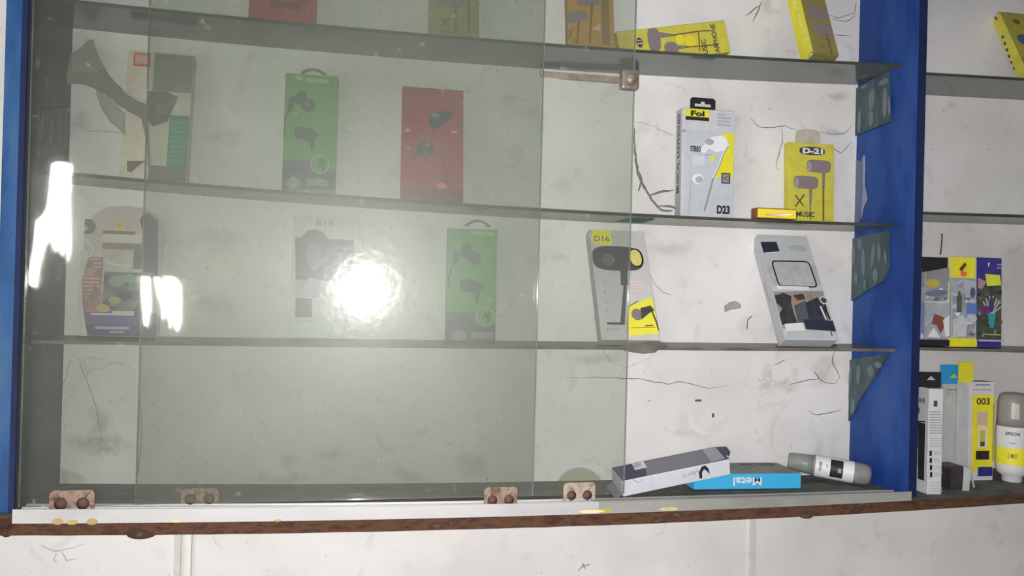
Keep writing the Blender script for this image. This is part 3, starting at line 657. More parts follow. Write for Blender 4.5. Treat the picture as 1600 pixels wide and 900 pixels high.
# --- middle shelf
G_MID = 'boxes on the middle shelf'
B = standing('gadget_box', (201, 80), (303, 88), Z2, .132, .10, .022, mat((190, 182, 168), .5, .25), 'beige carton with a red label and a teal corner, far left of the middle shelf', 'box', G_MID)
f = B['fr']
f.rect(208, 84, 236, 103, mat((176, 96, 90), .5, .2)); f.rect(211, 87, 233, 99, mat((200, 150, 142), .5, .2))
GB1 = mat((96, 92, 84), .5, .2); TEAL = mat((38, 118, 92), .5, .25)
f.rect(238, 88, 303, 142, mat((120, 122, 108), .5, .35)); f.poly([(232, 142), (262, 144), (278, 152), (270, 172), (262, 190), (240, 198), (232, 190), (226, 170)], GB1)
f.rect(244, 164, 262, 178, mat((110, 112, 116), .4, .2)); f.rect(260, 182, 297, 262, TEAL); f.lines(264, 190, 294, 258, 9, mat((60, 140, 115), .5, .2)); f.rect(232, 262, 300, 282, mat((88, 92, 88), .5, .3))
f.poly([(199, 252), (228, 252), (214, 262), (206, 270), (199, 268)], mat((92, 84, 66), .6, .3))
f.poly([(229, 165), (234, 225), (236, 262), (232, 262), (229, 220), (222, 190), (218, 168)], mat((120, 110, 90), .6, .3)); finish(B)
def green_box(tl, tr, label, s):
    """s = offsets (du, dv) of the picture relative to the first green box"""
    B = standing('earphone_box', tl, tr, s[2], .128, .118, .018, GRN, label, 'earphone box', 'green earphone boxes with hanger loops')
    f = B['fr']; du, dv = s[0], s[1]; T = lambda *p: [(u + du, v + dv) for u, v in p]
    GD = mat((44, 84, 52), .5, .1)
    f.ell(470 + du, 153 + dv, 9, 12, GD, -.4); f.ell(482 + du, 165 + dv, 11, 11, GD); f.poly(T((452, 152), (462, 150), (458, 172), (448, 178)), GD)
    f.line(T((448, 178), (443, 196), (445, 215)), 2.5, GD)
    f.ell(470 + du, 208 + dv, 10, 10, GD, 0, 20, .7); f.poly(T((474, 198), (490, 202), (500, 212), (492, 216), (490, 234), (486, 238), (484, 222), (472, 218)), GD)
    f.poly(T((438, 249), (484, 251), (484, 262), (530, 266), (530, 296), (438, 296)), mat((84, 96, 90), .5, .2))
    f.poly(T((438, 262), (470, 260), (486, 268), (530, 272), (530, 296), (438, 296)), mat((66, 74, 72), .5, .2))
    f.ell(500 + du, 257 + dv, 15, 15, mat((120, 168, 108), .5, .1)); f.ell(500 + du, 257 + dv, 13, 13, GRN); f.poly(T((495, 262), (500, 247), (503, 252), (507, 246), (507, 266), (503, 270), (502, 258)), GD)
    f.ell(459 + du, 287 + dv, 12, 9, mat((120, 132, 124), .5, .1)); f.rect(478 + du, 281 + dv, 512 + du, 290 + dv, mat((120, 132, 124), .5, .1))
    f.rect(478 + du, 125 + dv, 514 + du, 129 + dv, mat((120, 180, 100), .5, .1))
    hang_tab(B, 468 + du, 104 + dv, 511 + du, 120 + dv, mat((88, 104, 66), .5, .2), strap=True, nm='hanger_loop', lab='olive plastic hanger loop')
    finish(B)
green_box((446, 115), (529, 121), 'green earphone box with hanger loop on the middle shelf, left of the red box', (0, 0, Z2))
green_box((700, 357), (777, 359), 'green earphone box with hanger loop on the lowest glass shelf', (258, 238, Z3))
B = standing('earphone_box', (629, 137), (724, 141), Z2, .128, .09, .018, RED, 'red earphone box printed with dark earbuds, middle of the middle shelf', 'earphone box', G_MID)
f = B['fr']; RB = mat((52, 62, 62), .5, .2)
f.ell(680, 188, 11, 13, RB, -.3); f.poly([(676, 178), (700, 172), (707, 176), (704, 184), (690, 200)], RB); f.ell(664, 232, 14, 11, RB, .3); f.poly([(650, 240), (646, 244), (668, 244), (680, 238), (670, 222)], RB)
f.ell(679, 180, 6, 3, mat((120, 140, 134), .4, .1)); f.line([(680, 200), (674, 214), (690, 240), (700, 290)], 1.8, REDD)
f.rect(628, 297, 723, 313, mat((120, 66, 66), .5, .2)); f.ell(690, 291, 8, 5, mat((200, 110, 112), .5, .1)); f.rect(705, 205, 714, 208, mat((208, 140, 130), .5, .1)); finish(B)

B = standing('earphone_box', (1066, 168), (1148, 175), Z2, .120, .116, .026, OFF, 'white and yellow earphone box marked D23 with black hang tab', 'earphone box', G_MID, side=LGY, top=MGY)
f = B['fr']; l = B['lf']
f.rect(1071, 169, 1108, 185, YELB); f.rect(1071, 184, 1108, 187, BLK); f.text('Fol', 1090, 177.5, 8.5, BLK, bold=.05, wpx=22)
f.lines(1120, 178, 1146, 200, 4, LGY, .5, .35); f.rect(1066, 205, 1102, 206.3, MGY)
f.rect(1068, 207, 1146, 335, mat((172, 178, 184), .4, .12))
f.poly([(1113, 209), (1147, 209), (1145, 278), (1113, 278), (1122, 262), (1131, 238), (1140, 226), (1130, 212), (1122, 209)], YELB)
BUD = mat((205, 207, 210), .35, .05)
f.poly([(1112, 214), (1124, 213), (1134, 216), (1139, 228), (1130, 236), (1118, 238), (1108, 232), (1100, 240), (1092, 236), (1100, 226)], BUD); f.ell(1126, 222, 10, 10, BUD); f.ell(1108, 222, 7, 5, mat((150, 152, 158), .4, .1))
f.line([(1137, 228), (1130, 240), (1122, 262), (1114, 278), (1108, 300), (1100, 330)], 3, MGY); f.line([(1136, 228), (1129, 240), (1121, 262), (1113, 278)], 1.4, BUD)
f.ell(1090, 280, 9, 8, BUD); f.ell(1092, 281, 6, 5.5, LGY); f.line([(1078, 284), (1078, 300), (1074, 334)], 2, LGY); f.rect(1081, 244, 1100, 258, mat((186, 190, 194), .4, .1))
f.text('STEREO', 1086, 233, 8.5, BLK, bold=.04, wpx=17); f.rect(1126, 271, 1140, 287, DK); f.rect(1128, 273, 1138, 285, MGY); f.text('HD', 1133, 279, 6, BLK)
f.rect(1110, 244, 1116, 252, YELB); f.line([(1100, 243), (1112, 242)], 1, MGY)
f.text('D23', 1129, 328, 13, BLK, bold=.05, wpx=21)
l.text('MUSICAL EARPHONES', 1060, 240, 6, DK, rot=math.pi / 2, wpx=70, bold=.03)
hang_tab(B, 1083, 150, 1123, 171, BLK, nm='hang_tab', lab='black hang tab with a slot'); finish(B)

B = standing('earphone_box', (1232, 224), (1303, 225), Z2, .118, .112, .016, YEL, 'small yellow earphone box with two grey earbuds and a torn grey tab', 'earphone box', G_MID)
f = B['fr']
f.ell(1269, 236, 20, 6.5, DK, 0, 24, .7); f.text('D-21', 1270, 236, 8.5, WHT, bold=.05, wpx=33)
f.ell(1279, 260, 19, 10, GRYA, 0, 28, .5); f.ell(1259, 285, 19.5, 10, GRYA, 0, 28, .5); f.ell(1264, 260, 4, 8, mat((140, 132, 134), .4, .1)); f.ell(1244, 285, 4, 8, mat((140, 132, 134), .4, .1))
f.poly([(1264, 294), (1269, 294), (1268, 312), (1266, 330), (1265, 330), (1264, 312)], GRYA); f.line([(1266, 325), (1266, 345)], 1.6, BRN)
f.poly([(1284, 268), (1289, 268), (1288, 295), (1284, 295)], GRYA); f.line([(1286, 290), (1286, 345)], 2.8, BRN)
f.line([(1242, 305), (1255, 322)], 2, DK); f.line([(1256, 304), (1242, 323)], 2, DK); f.text('MUSIC', 1258, 335, 8, DK, bold=.03, wpx=30)
hang_tab(B, 1247, 200, 1285, 224, mat((170, 166, 150), .7, .4), hole=False, th=.0012, nm='torn_tab', lab='torn grey hanger tab'); finish(B)

# amber piece on the shelf's front edge
AMB = mat((250, 190, 60), 0.2, 0.05); AMBD = mat((110, 62, 20), .4, .1)
a = P(1181, 338, .024); b = P(1243, 338, .024); zz = max(Z2(a.x), Z2(b.x)) + .0004
t = empty('amber_clip', ((a.x + b.x) / 2, .03, zz), 'shiny amber strip on the middle shelf edge before the small yellow box', 'clip')
w2 = (b.x - a.x) / 2; mb = MB(); mb.box(-w2, w2, -.008, .012, 0, .018, AMBD, bevel=.0018); mb.build('case', t)
mb = MB(); mb.box(-w2 + .002, w2 - .001, -.0095, -.0075, 0.0016, .0166, AMB, bevel=.0009); mb.build('amber_face', t)
mb = MB(); mb.tube([(-w2 * .6, -.0092, .0065), (w2 * .2, -.0096, .0068), (w2 * .75, -.0092, .0085)], [.0012, .0028, .001], mat((255, 235, 170), .15, .05)); mb.build('highlight_ridge', t)  # paler streak added to stand in for the amber's highlight
mb = MB(); mb.tube([(w2 - .0008, -.0085, .012), (w2 - .0004, -.009, .004), (w2 - .0002, -.0086, -.0002)], .0008, DK); mb.build('hook', t)

IV = mat((176, 180, 182), .45, .15); SKY = mat((104, 122, 158), .5, .4, nscale=30); GL = mat((142, 150, 160), .45, .5, nscale=25)
SHARDS = [WHT, LGY, MGY, SKY, GL, mat((120, 130, 150), .5, .3), mat((170, 176, 186), .5, .2), mat((96, 100, 104), .5, .3)]
def shards(f, u0, v0, u1, v1, n, r, pal):
    rnd = random.Random(int(u0 * 7 + v0))
    for _ in range(n):
        u = rnd.uniform(u0, u1); v = rnd.uniform(v0, v1); k = rnd.randint(3, 5); a = rnd.uniform(0, 6.3)
        f.poly([(min(max(u + r * rnd.uniform(.4, 1.3) * math.cos(a - 6.283 * i / k), u0), u1), min(max(v + r * rnd.uniform(.4, 1.3) * math.sin(a - 6.283 * i / k), v0), v1)) for i in range(k)], rnd.choice(pal))
# --- lowest glass shelf
G_LOW = 'boxes on the lowest glass shelf'
# arched accessory card
a = P(121, 530, .115); b = P(248, 530, .115); top = P(185, 322, .135)
sx = (b.x - a.x); base = Z3((a.x + b.x) / 2) + .0004; hh = top.z - base
card = []
for (x, z) in [(0.02, 0), (0.98, 0), (1.0, .05), (0.99, .55), (1.0, .80), (0.97, .87), (0.88, .94), (0.72, .985), (0.5, 1.0), (0.28, .985), (0.12, .93), (0.03, .86), (0.0, .80), (0.02, .5), (0.0, .3), (0.03, .1)]:
    card.append((x, z))
lean = math.atan2(.02, hh); ex = Vector((1, 0, 0)); ez = Vector((0, math.sin(lean), math.cos(lean))); ey = ez.cross(ex)
o = Vector((a.x, .115, base + .0012)); R = Matrix((ex, ey, ez)).transposed().to_4x4(); R.translation = o + ex * sx / 2; inv = R.inverted()
mb = MB(); mb.prism([Vector((x * sx - sx / 2, 0, z * hh / math.cos(lean))) for x, z in card], (0, .003, 0), mat((172, 164, 158), .5, .2))
f = Face(mb, inv, o, ex, ez, -ey, sx, hh / math.cos(lean))
f.rect(160, 365, 222, 380, mat((186, 178, 170), .5, .1)); f.ell(137, 354, 13, 12, mat((82, 88, 92), .5, .2)); f.ell(186, 352, 7.5, 8, mat((196, 172, 104), .4, .1)); f.ell(186, 352, 4, 4, mat((176, 146, 80), .4, .1))
f.lines(160, 362, 212, 366, 1, mat((120, 100, 92), .5, .1), .0, .8)
f.rect(160, 381, 222, 389, mat((128, 118, 100), .6, .3)); f.rect(160, 391, 208, 425, mat((166, 166, 156), .4, .3)); f.line([(166, 408), (180, 414), (205, 415)], 1.5, WHT)
f.poly([(232, 333), (247, 345), (247, 432), (222, 432), (224, 365), (219, 345), (223, 335)], mat((74, 80, 88), .5, .2)); f.rect(208, 390, 224, 420, mat((104, 104, 108), .5, .2))
f.rect(124, 402, 162, 500, mat((142, 108, 104), .5, .5)); f.lines(128, 404, 160, 470, 11, mat((176, 142, 138), .5, .1), .2, .4)
f.rect(160, 427, 240, 492, mat((96, 104, 100), .5, .6, nscale=25)); shards(f, 126, 405, 160, 500, 18, 8, [mat((150, 110, 106), .5, .3), mat((128, 104, 100), .5, .3), mat((166, 128, 112), .5, .3)]); shards(f, 162, 430, 236, 488, 34, 9, [mat((84, 92, 90), .5, .3), mat((110, 120, 112), .5, .3), mat((140, 138, 110), .5, .3), mat((70, 80, 84), .5, .3), mat((120, 104, 100), .5, .3)]); f.ell(185, 440, 12, 9, mat((120, 140, 130), .5, .3)); f.ell(205, 436, 12, 7, mat((118, 150, 128), .5, .3)); f.ell(196, 463, 14, 7, mat((66, 78, 74), .5, .3)); f.ell(163, 483, 11, 7, mat((170, 160, 80), .5, .3)); f.ell(147, 492, 12, 10, mat((188, 100, 92), .5, .3)); f.ell(182, 470, 10, 6, mat((150, 146, 92), .5, .3))
f.rect(126, 490, 247, 512, mat((92, 86, 128), .5, .2)); f.rect(126, 508, 247, 534, mat((62, 66, 92), .5, .3)); f.rect(145, 491, 212, 492.5, OFF); f.rect(178, 487, 212, 490, mat((180, 180, 170), .5, .2)); f.lines(152, 511, 208, 515, 1, mat((150, 150, 172), .5, .1), .1, .9); f.lines(174, 518, 200, 521, 1, mat((150, 150, 172), .5, .1), .1, .7)
f.poly([(122, 395), (138, 392), (142, 402), (131, 440), (133, 480), (140, 526), (122, 530)], mat((180, 180, 168), .35, .2)); f.line([(136, 378), (150, 388), (145, 402), (132, 405)], 1.6, mat((196, 190, 182), .4, .1))
me = mb.build('accessory_card'); me.matrix_world = R
tag(me, 'arch-topped accessory card with gold emblem and purple foot, far left of the lowest glass shelf', 'card pack', G_LOW)

B = standing('headphone_box', (459, 336), (561, 341), Z3, .130, .10, .022, mat((176, 178, 178), .4, .1), 'pale box printed B18 with a dark headphone picture, beside the flash glare', 'earphone box', G_LOW)
f = B['fr']; HP = mat((62, 68, 76), .5, .25); HD = mat((44, 50, 66), .5, .2)
f.text('B18', 508, 348, 11, MGY, bold=.05, wpx=28)
f.poly([(461, 372), (472, 370), (480, 360), (493, 358), (505, 363), (513, 374), (530, 374), (553, 376), (554, 400), (548, 430), (520, 440), (490, 436), (476, 432), (462, 436)], HP)
f.poly([(462, 375), (480, 380), (486, 400), (480, 440), (462, 440)], HD); f.ell(490, 400, 12, 22, mat((110, 118, 124), .4, .2), .1); f.ell(535, 386, 14, 9, HD)
f.rect(461, 466, 488, 496, HD); f.rect(463, 500, 490, 504, LGY); f.rect(461, 438, 500, 464, mat((150, 152, 168), .4, .2))
f.line([(512, 487), (524, 500), (520, 512), (512, 530)], 1.4, MGY); f.line([(538, 470), (542, 490), (538, 515), (530, 532)], 1.4, MGY); finish(B)

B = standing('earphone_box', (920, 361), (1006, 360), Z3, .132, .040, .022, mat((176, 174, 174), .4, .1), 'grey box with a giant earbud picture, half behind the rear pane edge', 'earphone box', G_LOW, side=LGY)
f = B['fr']; EB = mat((74, 70, 72), .5, .1)
f.rect(927, 357, 953, 382, mat((206, 202, 70), .5, .1)); f.text('D16', 940, 373, 9, DK, wpx=22)
f.ell(965, 404, 39, 19, EB, 0, 32, .6); f.ell(994, 403, 11, 14.5, BLK, 0.1, 24, .9); f.ell(993, 403, 9, 12.5, mat((190, 182, 112), .4, .1), .1, 24, .9); f.ell(950, 406, 9, 10, mat((96, 92, 96), .4, .1))
f.poly([(969, 422), (980, 422), (981, 446), (970, 446)], EB); f.poly([(974, 446), (979, 446), (976, 505), (969, 505)], EB)
f.lines(984, 440, 1012, 458, 4, mat((200, 176, 182), .5, .1), .4, .3)
f.poly([(980, 481), (1018, 464), (1030, 522), (983, 525)], mat((206, 198, 60), .45, .1)); f.line([(981, 480), (996, 471)], 1.5, BRN)
f.ell(995, 492, 9, 9, GRYA); f.poly([(1000, 482), (1016, 478), (1022, 486), (1014, 490), (1002, 500)], DK); f.line([(1018, 487), (1025, 504), (1029, 518)], 2.4, DK); f.line([(1007, 510), (1020, 509)], 1.6, DK); f.line([(984, 513), (1024, 512)], .8, BRN)
for v in (443, 458, 473, 487): f.ell(943 + (v - 443) * .1, v, 2, 3, LGY)
f.rect(948, 505, 975, 508, DK); f.rect(946, 514, 966, 517, LGY); finish(B)

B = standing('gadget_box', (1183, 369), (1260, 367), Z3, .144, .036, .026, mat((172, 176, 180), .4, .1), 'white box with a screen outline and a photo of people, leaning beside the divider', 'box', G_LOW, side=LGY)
f = B['fr']
NV = mat((36, 40, 56), .5, .1)
f.poly([(1193, 381), (1214, 381), (1218, 394), (1197, 396)], mat((200, 202, 206), .4, .1)); f.poly([(1188, 378), (1213, 378), (1218, 393), (1193, 395)], NV); f.ell(1246, 388, 14, 5, LGY, -.1); 
f.poly([(1195, 415), (1278, 415), (1284, 445), (1206, 446)], mat((160, 162, 168), .5, .15))
def rrect(f, c, wd, m, k=5):
    pts = []
    n = len(c)
    for i in range(n):
        p0, p1, p2 = Vector(c[i - 1]), Vector(c[i]), Vector(c[(i + 1) % n]); a = p1 + (p0 - p1).normalized() * 7; b = p1 + (p2 - p1).normalized() * 7
        for j in range(k + 1): t = j / k; pts.append(tuple((a * (1 - t) ** 2 + p1 * 2 * t * (1 - t) + b * t * t)))
    f.line(pts + [pts[0], pts[1]], wd, m); return pts
sc_ = [(1205, 408), (1263, 409), (1277, 449), (1217, 447)]; f.poly(sc_, mat((166, 166, 168), .4, .25)); rrect(f, sc_, 2.2, BLK)
f.poly([(1204, 456), (1285, 455), (1300, 517), (1220, 514)], mat((136, 132, 128), .5, .4)); 
f.poly([(1210, 462), (1224, 458), (1236, 463), (1236, 474), (1240, 490), (1246, 506), (1218, 508), (1217, 492), (1222, 482), (1213, 474)], mat((44, 38, 42), .6, .3))
f.ell(1243, 470, 6, 8, mat((150, 118, 104), .6, .2)); f.poly([(1238, 462), (1254, 459), (1258, 468), (1246, 470)], mat((52, 46, 50), .6, .2)); f.poly([(1240, 478), (1258, 470), (1264, 484), (1264, 506), (1246, 504)], mat((70, 74, 82), .6, .3))
f.ell(1265, 466, 6, 6, mat((140, 112, 98), .6, .2)); f.poly([(1258, 474), (1276, 465), (1288, 480), (1292, 500), (1264, 504)], mat((38, 40, 52), .6, .2)); f.line([(1281, 479), (1290, 500)], 2.5, WHT); f.line([(1286, 468), (1290, 485), (1296, 500)], 3, BLK); f.ell(1286, 470, 6, 6, WHT); f.ell(1286, 470, 4.5, 4.5, DK)
f.poly([(1254, 500), (1306, 502), (1310, 519), (1259, 515)], NV); f.poly([(1225, 507), (1254, 505), (1258, 520), (1228, 524)], mat((196, 198, 202), .4, .1)); f.poly([(1228, 518), (1284, 518), (1288, 528), (1229, 529)], mat((166, 168, 170), .4, .15))
f.line([(1297, 518), (1299, 526)], 1.5, BLK); f.rect(1214, 449, 1262, 453, WHT)
B['lf'].line([(1194, 442), (1203, 472)], 2.2, MGY); finish(B)

def crust(name, px, zf, label, cat, m, thick=.006):
    mb = MB(); pts = [P(u, v, .0265) for u, v in px]; mb.prism(pts, (0, .0014, 0), m)
    return tag(mb.build(name), label, cat)
crust('dust_crust', [(968, 543), (978, 536), (1000, 537), (1018, 533), (1038, 535), (1045, 540), (1042, 546), (1030, 546), (1024, 551), (1006, 553), (990, 551), (976, 548)], Z3, 'clump of dark grey dust crusted on the lowest shelf edge by the giant-earbud box', 'dust', SEDGED)
mb = MB(); z_ = Z2(.39) - .0053; a = P(984, 347, .05); b = P(1023, 350, .05); mb.prism([(a.x, .045, z_ - .0004), (b.x, .045, z_ - .0012), (b.x + .004, .12, z_ - .0012), (a.x, .125, z_ - .0004)], (0, 0, .0003), mat((58, 96, 76), .6, .3))
tag(mb.build('label_remnant'), 'dull teal scrap stuck under the middle shelf beside the rear pane edge', 'scrap')
# --- bottom board, left bay
bs = board_z
B = lying('adapter_box', (1084, 764), (1251, 762), .062, .0262, .085, 0.0, mat((60, 160, 205), .45, .06), 'flat sky blue box with upside-down white lettering on the bottom board', 'box', 'boxes lying on the bottom board', bs, top=mat((128, 132, 128), .7, .5, nscale=30))
f = B['fr']; f.text('Metal', 1168, 752, 12.5, WHT, rot=math.pi, bold=.02, wpx=46); tp = B['tp']
tp.poly([(1150, 724), (1180, 720), (1204, 722), (1212, 729), (1190, 728), (1165, 731)], mat((96, 96, 90), .7, .3)); tp.poly([(1215, 720), (1226, 724), (1246, 735), (1232, 733)], mat((96, 130, 128), .7, .3)); tp.line([(1145, 733), (1180, 727), (1210, 731)], 1.5, mat((150, 150, 140), .7, .3))
METAL = B; finish(B)
B = lying('handset_box', (974, 776), (1141, 741), .026, .0275, .052, 0.20, mat((186, 188, 196), .45, .1), 'dark navy and white phone box resting askew on the sky blue box', 'box', 'boxes lying on the bottom board', bs, drop=False, top=mat((62, 60, 88), .5, .2))
f = B['fr']; tp = B['tp']
f.text('Hero', 1079, 741, 9, MGY, rot=math.pi + .21, wpx=26); f.poly([(1093, 748), (1092, 738), (1096, 729), (1102, 727), (1107, 732), (1109, 741), (1104, 736), (1100, 733), (1097, 738), (1097, 747)], NV)
f.line([(988, 747), (998, 754), (1002, 748)], 1.2, MGY)
tp.poly([(1006, 722), (1096, 694), (1112, 722), (1014, 747)], mat((116, 116, 124), .5, .2)); tp.poly([(1092, 698), (1113, 691), (1133, 717), (1112, 722)], mat((150, 150, 152), .5, .2))
tp.poly([(985, 722), (1001, 716), (1011, 731), (992, 735)], WHT); tp.lines(989, 721, 1006, 732, 4, MGY, .3, .45); tp.rect(1125, 692, 1140, 697, MGY)
ob = B
# open end flap
mbf = MB(); w_, h_, d_ = B['w'], B['h'], B['d']
mbf.prism([(-w_ / 2 - .001, 0.002, .002), (-w_ / 2 - .001, d_ - .002, .002), (-w_ / 2 - .014, d_ - .004, -.003), (-w_ / 2 - .012, .004, -.004)], (0, 0, .0008), mat((110, 112, 118), .6, .3))
B['parts'].append(('end_flap', mbf, 'creased grey end flap'))
mbf = MB(); mbf.prism([(w_ / 2 - .001, 0.012, h_ - .0008), (w_ / 2 + .012, 0.022, h_ + .001), (w_ / 2 + .014, d_ - .012, h_ + .002), (w_ / 2 - .001, d_ - .001, h_ - .0008)], (0, 0, .0008), mat((62, 60, 88), .5, .2))
mbf.prism([(w_ / 2 + .012, 0.022, h_ + .001), (w_ / 2 + .014, d_ - .012, h_ + .002), (w_ / 2 + .012, d_ - .014, h_ - .008), (w_ / 2 + .010, .024, h_ - .008)], (.0008, 0, 0), mat((52, 50, 74), .5, .2))
B['parts'].append(('end_flap', mbf, 'navy end flap'))
finish(B)
# lying ink bottle
def ink_profile(L, r, cap=True):
    return [(0, 0), (r * .5, 0), (r * .55, L * .02), (r * .72, L * .12), (r * .78, L * .30), (r * .80, L * .34), (r * .98, L * .36), (r, L * .40), (r, L * .96), (r * .93, L * .995), (0, L)]
r_ = .0192
# axis found from the two visible end centres
A0 = P(1231, 719, .130); A1 = P(1361, 744, .060); A0.z = bs(A0.x) + r_ + .0150; A1.z = bs(A1.x) + r_ + .0006
ax = (A1 - A0); L_ = ax.length; ax.normalize()
q = ax.to_track_quat('Z', 'Y').to_matrix().to_4x4(); q.translation = A0
t = bpy.data.objects.new('ink_bottle', None); C.objects.link(t); t.matrix_world = q; t.empty_display_size = .02
tag(t, 'ink bottle lying on its side by the blue divider, white label with a dark window', 'ink bottle', 'ink bottles')
CAPM = mat((120, 124, 118), .35, .3); BODY = mat((122, 120, 120), .6, .4)
mb = MB(); mb.lathe([(0, 0), (r_ * .66, 0), (r_ * .78, .0025), (r_ * .90, L_ * .22), (r_ * .94, L_ * .30), (0, L_ * .30)], CAPM); mb.build('cap', t)
mb = MB(); mb.lathe([(0, L_ * .29), (r_ * .9, L_ * .29), (r_, L_ * .32), (r_, L_ * .86), (r_ * .96, L_ * .93), (r_ * .84, L_ * .98), (r_ * .5, L_), (0, L_)], BODY); mb.build('bottle_body', t)
def arc(mb, M4inv, r, z0, z1, a0, a1, m, n=16): mb.lathe([(r, z0), (r, z1)], m, None, n, a0, a1)
# angle of the camera side about the axis
ci = q.inverted() @ CAM; ca = math.atan2(ci.y, ci.x)
mb = MB(); mb.lathe([(r_ + .0003, L_ * .33), (r_ + .0003, L_ * .79)], WHT, None, 36)
LZ = lambda k: L_ * k
mb.lathe([(r_ + .0005, LZ(.51)), (r_ + .0005, LZ(.66))], BLK, None, 14, ca - .95, ca + .85)
mb.lathe([(r_ + .0006, LZ(.60)), (r_ + .0006, LZ(.64))], MGY, None, 6, ca - .1, ca + .3)
def wrap_text(mb, t, r, zc, ac, hpx, m, along=False, flip=1, bold=.03):
    vs, fs, asp = text_mesh(t, bold); out = []
    for x, y in vs:
        if along: a = ac + flip * y * hpx / r; z = zc + flip * x * hpx
        else: a = ac + x * hpx / r; z = zc + y * hpx
        out.append((r * math.cos(a), r * math.sin(a), z))
    mb.add(out, fs, m)
wrap_text(mb, 'EPSON', r_ + .0006, LZ(.39), ca, .0042, BLK, False, -1); wrap_text(mb, '003', r_ + .0006, LZ(.47), ca - .1, .0032, MGY, False, -1)
mb.build('label', t)
# slide the navy box so that it rests on the board and on the blue box

# --- right bay: tall picture boxes on the lowest glass shelf
G_TALL = 'tall picture boxes right of the divider'
def tall(u0, u1, v, Y, body, label, draw, xpad=0):
    B = standing('ink_refill_box', (u0, v), (u1, v), Z3R, Y, Y - .004, .03, body, label, 'box', G_TALL, side=IV); draw(B['fr']); finish(B)
def d1(f):
    f.rect(1426, 430, 1481, 530, GL); shards(f, 1444, 446, 1481, 528, 26, 7, SHARDS); shards(f, 1426, 446, 1440, 528, 10, 5, SHARDS); f.poly([(1426, 428), (1481, 418), (1481, 440), (1426, 452)], mat((128, 128, 130), .5, .3)); f.rect(1442, 424, 1443.4, 530, IV)
    f.ell(1455, 443, 11, 7, mat((170, 150, 70), .5, .2)); f.ell(1460, 458, 18, 5, mat((96, 108, 136), .5, .3), .1); f.rect(1444, 471, 1480, 473, IV); f.poly([(1444, 474), (1481, 474), (1481, 528), (1444, 528)], mat((154, 158, 164), .5, .4))
    f.poly([(1457, 490), (1472, 496), (1474, 508), (1466, 521), (1460, 508), (1452, 506)], mat((120, 66, 44), .5, .3)); f.poly([(1446, 526), (1456, 512), (1466, 528)], WHT); f.poly([(1470, 500), (1481, 492), (1481, 524), (1474, 526)], WHT); f.ell(1434, 422, 3, 5, YEL)
    f.rect(1426, 472, 1441, 520, SKY); f.rect(1426, 531, 1482, 541, BLK)
tall(1426, 1481, 402, .060, BLK, 'black topped tall box with blurry product photos beside the divider', d1)
def d2(f):
    f.rect(1483, 435, 1524, 528, GL); shards(f, 1486, 440, 1524, 528, 30, 6, SHARDS); f.rect(1484, 404, 1486, 528, IV); f.poly([(1496, 420), (1505, 410), (1508, 414), (1500, 425)], mat((92, 52, 44), .5, .1)); f.ell(1503, 428, 5, 4, mat((206, 96, 60), .5, .1))
    f.poly([(1483, 444), (1500, 436), (1523, 440), (1523, 460), (1483, 458)], mat((150, 158, 170), .5, .3)); f.poly([(1490, 447), (1503, 440), (1503, 452)], MGY); f.rect(1492, 462, 1500, 488, mat((70, 84, 58), .5, .3)); f.rect(1494, 455, 1498, 463, mat((70, 84, 58), .5, .3)); f.ell(1517, 457, 4, 8, mat((70, 76, 92), .5, .2)); f.rect(1507, 474, 1523, 490, mat((84, 110, 166), .5, .2)); f.poly([(1486, 500), (1500, 492), (1508, 500), (1506, 526), (1486, 526)], mat((176, 176, 178), .5, .2)); f.ell(1515, 498, 8, 7, mat((170, 172, 180), .5, .3)); f.rect(1483, 530, 1524, 541, YELB)
tall(1483, 1524, 402, .060, YELB, 'yellow topped tall box standing between the black and the blue one', d2)
def d3(f):
    f.rect(1526, 440, 1565, 530, mat((52, 64, 52), .5, .5)); shards(f, 1526, 450, 1565, 528, 26, 5, [mat((40, 56, 44), .5, .3), mat((70, 92, 66), .5, .3), mat((110, 118, 110), .5, .3), mat((30, 36, 34), .5, .3), mat((90, 80, 60), .5, .3)]); f.poly([(1524, 434), (1540, 440), (1532, 452), (1524, 450)], mat((150, 120, 130), .5, .2)); f.poly([(1537, 428), (1560, 430), (1562, 446), (1540, 447)], mat((188, 196, 60), .5, .2)); f.rect(1555, 413, 1562, 415, MGY); f.rect(1555, 418, 1562, 420, MGY); f.poly([(1541, 411), (1544, 411), (1542, 418)], WHT)
    for a_ in range(7): t_ = math.pi * (.1 + a_ / 7 * .8); f.line([(1546, 492), (1546 + 17 * math.cos(t_), 486 - 24 * math.sin(t_))], 2.2, mat((150, 156, 150), .5, .2))
    f.ell(1537, 484, 10, 6, mat((92, 40, 96), .5, .2)); f.ell(1546, 476, 4, 12, mat((70, 44, 90), .5, .2)); f.poly([(1540, 490), (1553, 490), (1549, 512), (1543, 512)], mat((40, 132, 150), .5, .2)); f.line([(1534, 522), (1560, 523)], 1.2, YEL); f.rect(1524, 531, 1566, 533, LGY)
tall(1526, 1565, 403, .060, mat((52, 44, 118), .45, .15), 'purple blue tall box with a bright flower picture', d3)
# small hook of wire above them
mb = MB(); h0 = P(1471, 366, BACK - .002); h1 = P(1469, 398, BACK - .002)
mb.tube([(h0.x, BACK - .0002, h0.z), (h0.x, BACK - .004, h0.z), (h0.x - .001, BACK - .004, (h0.z + h1.z) / 2), (h1.x, BACK - .003, h1.z)], .0013, DK)
tag(mb.build('wire_hook'), 'short dark wire hook on the wall above the black topped box', 'hook')

# --- right bay: ink cartons and bottle on the bottom board
G_INK = 'ink cartons on the right bottom board'
def carton(tl, tr, Y, d, body, label, side=None, yaw=0.0):
    return standing('ink_carton', tl, tr, bs, Y, Y - .0005, d, body, label, 'ink carton', G_INK, side=side, yaw=yaw)
CW = mat((186, 186, 188), .45, .12)
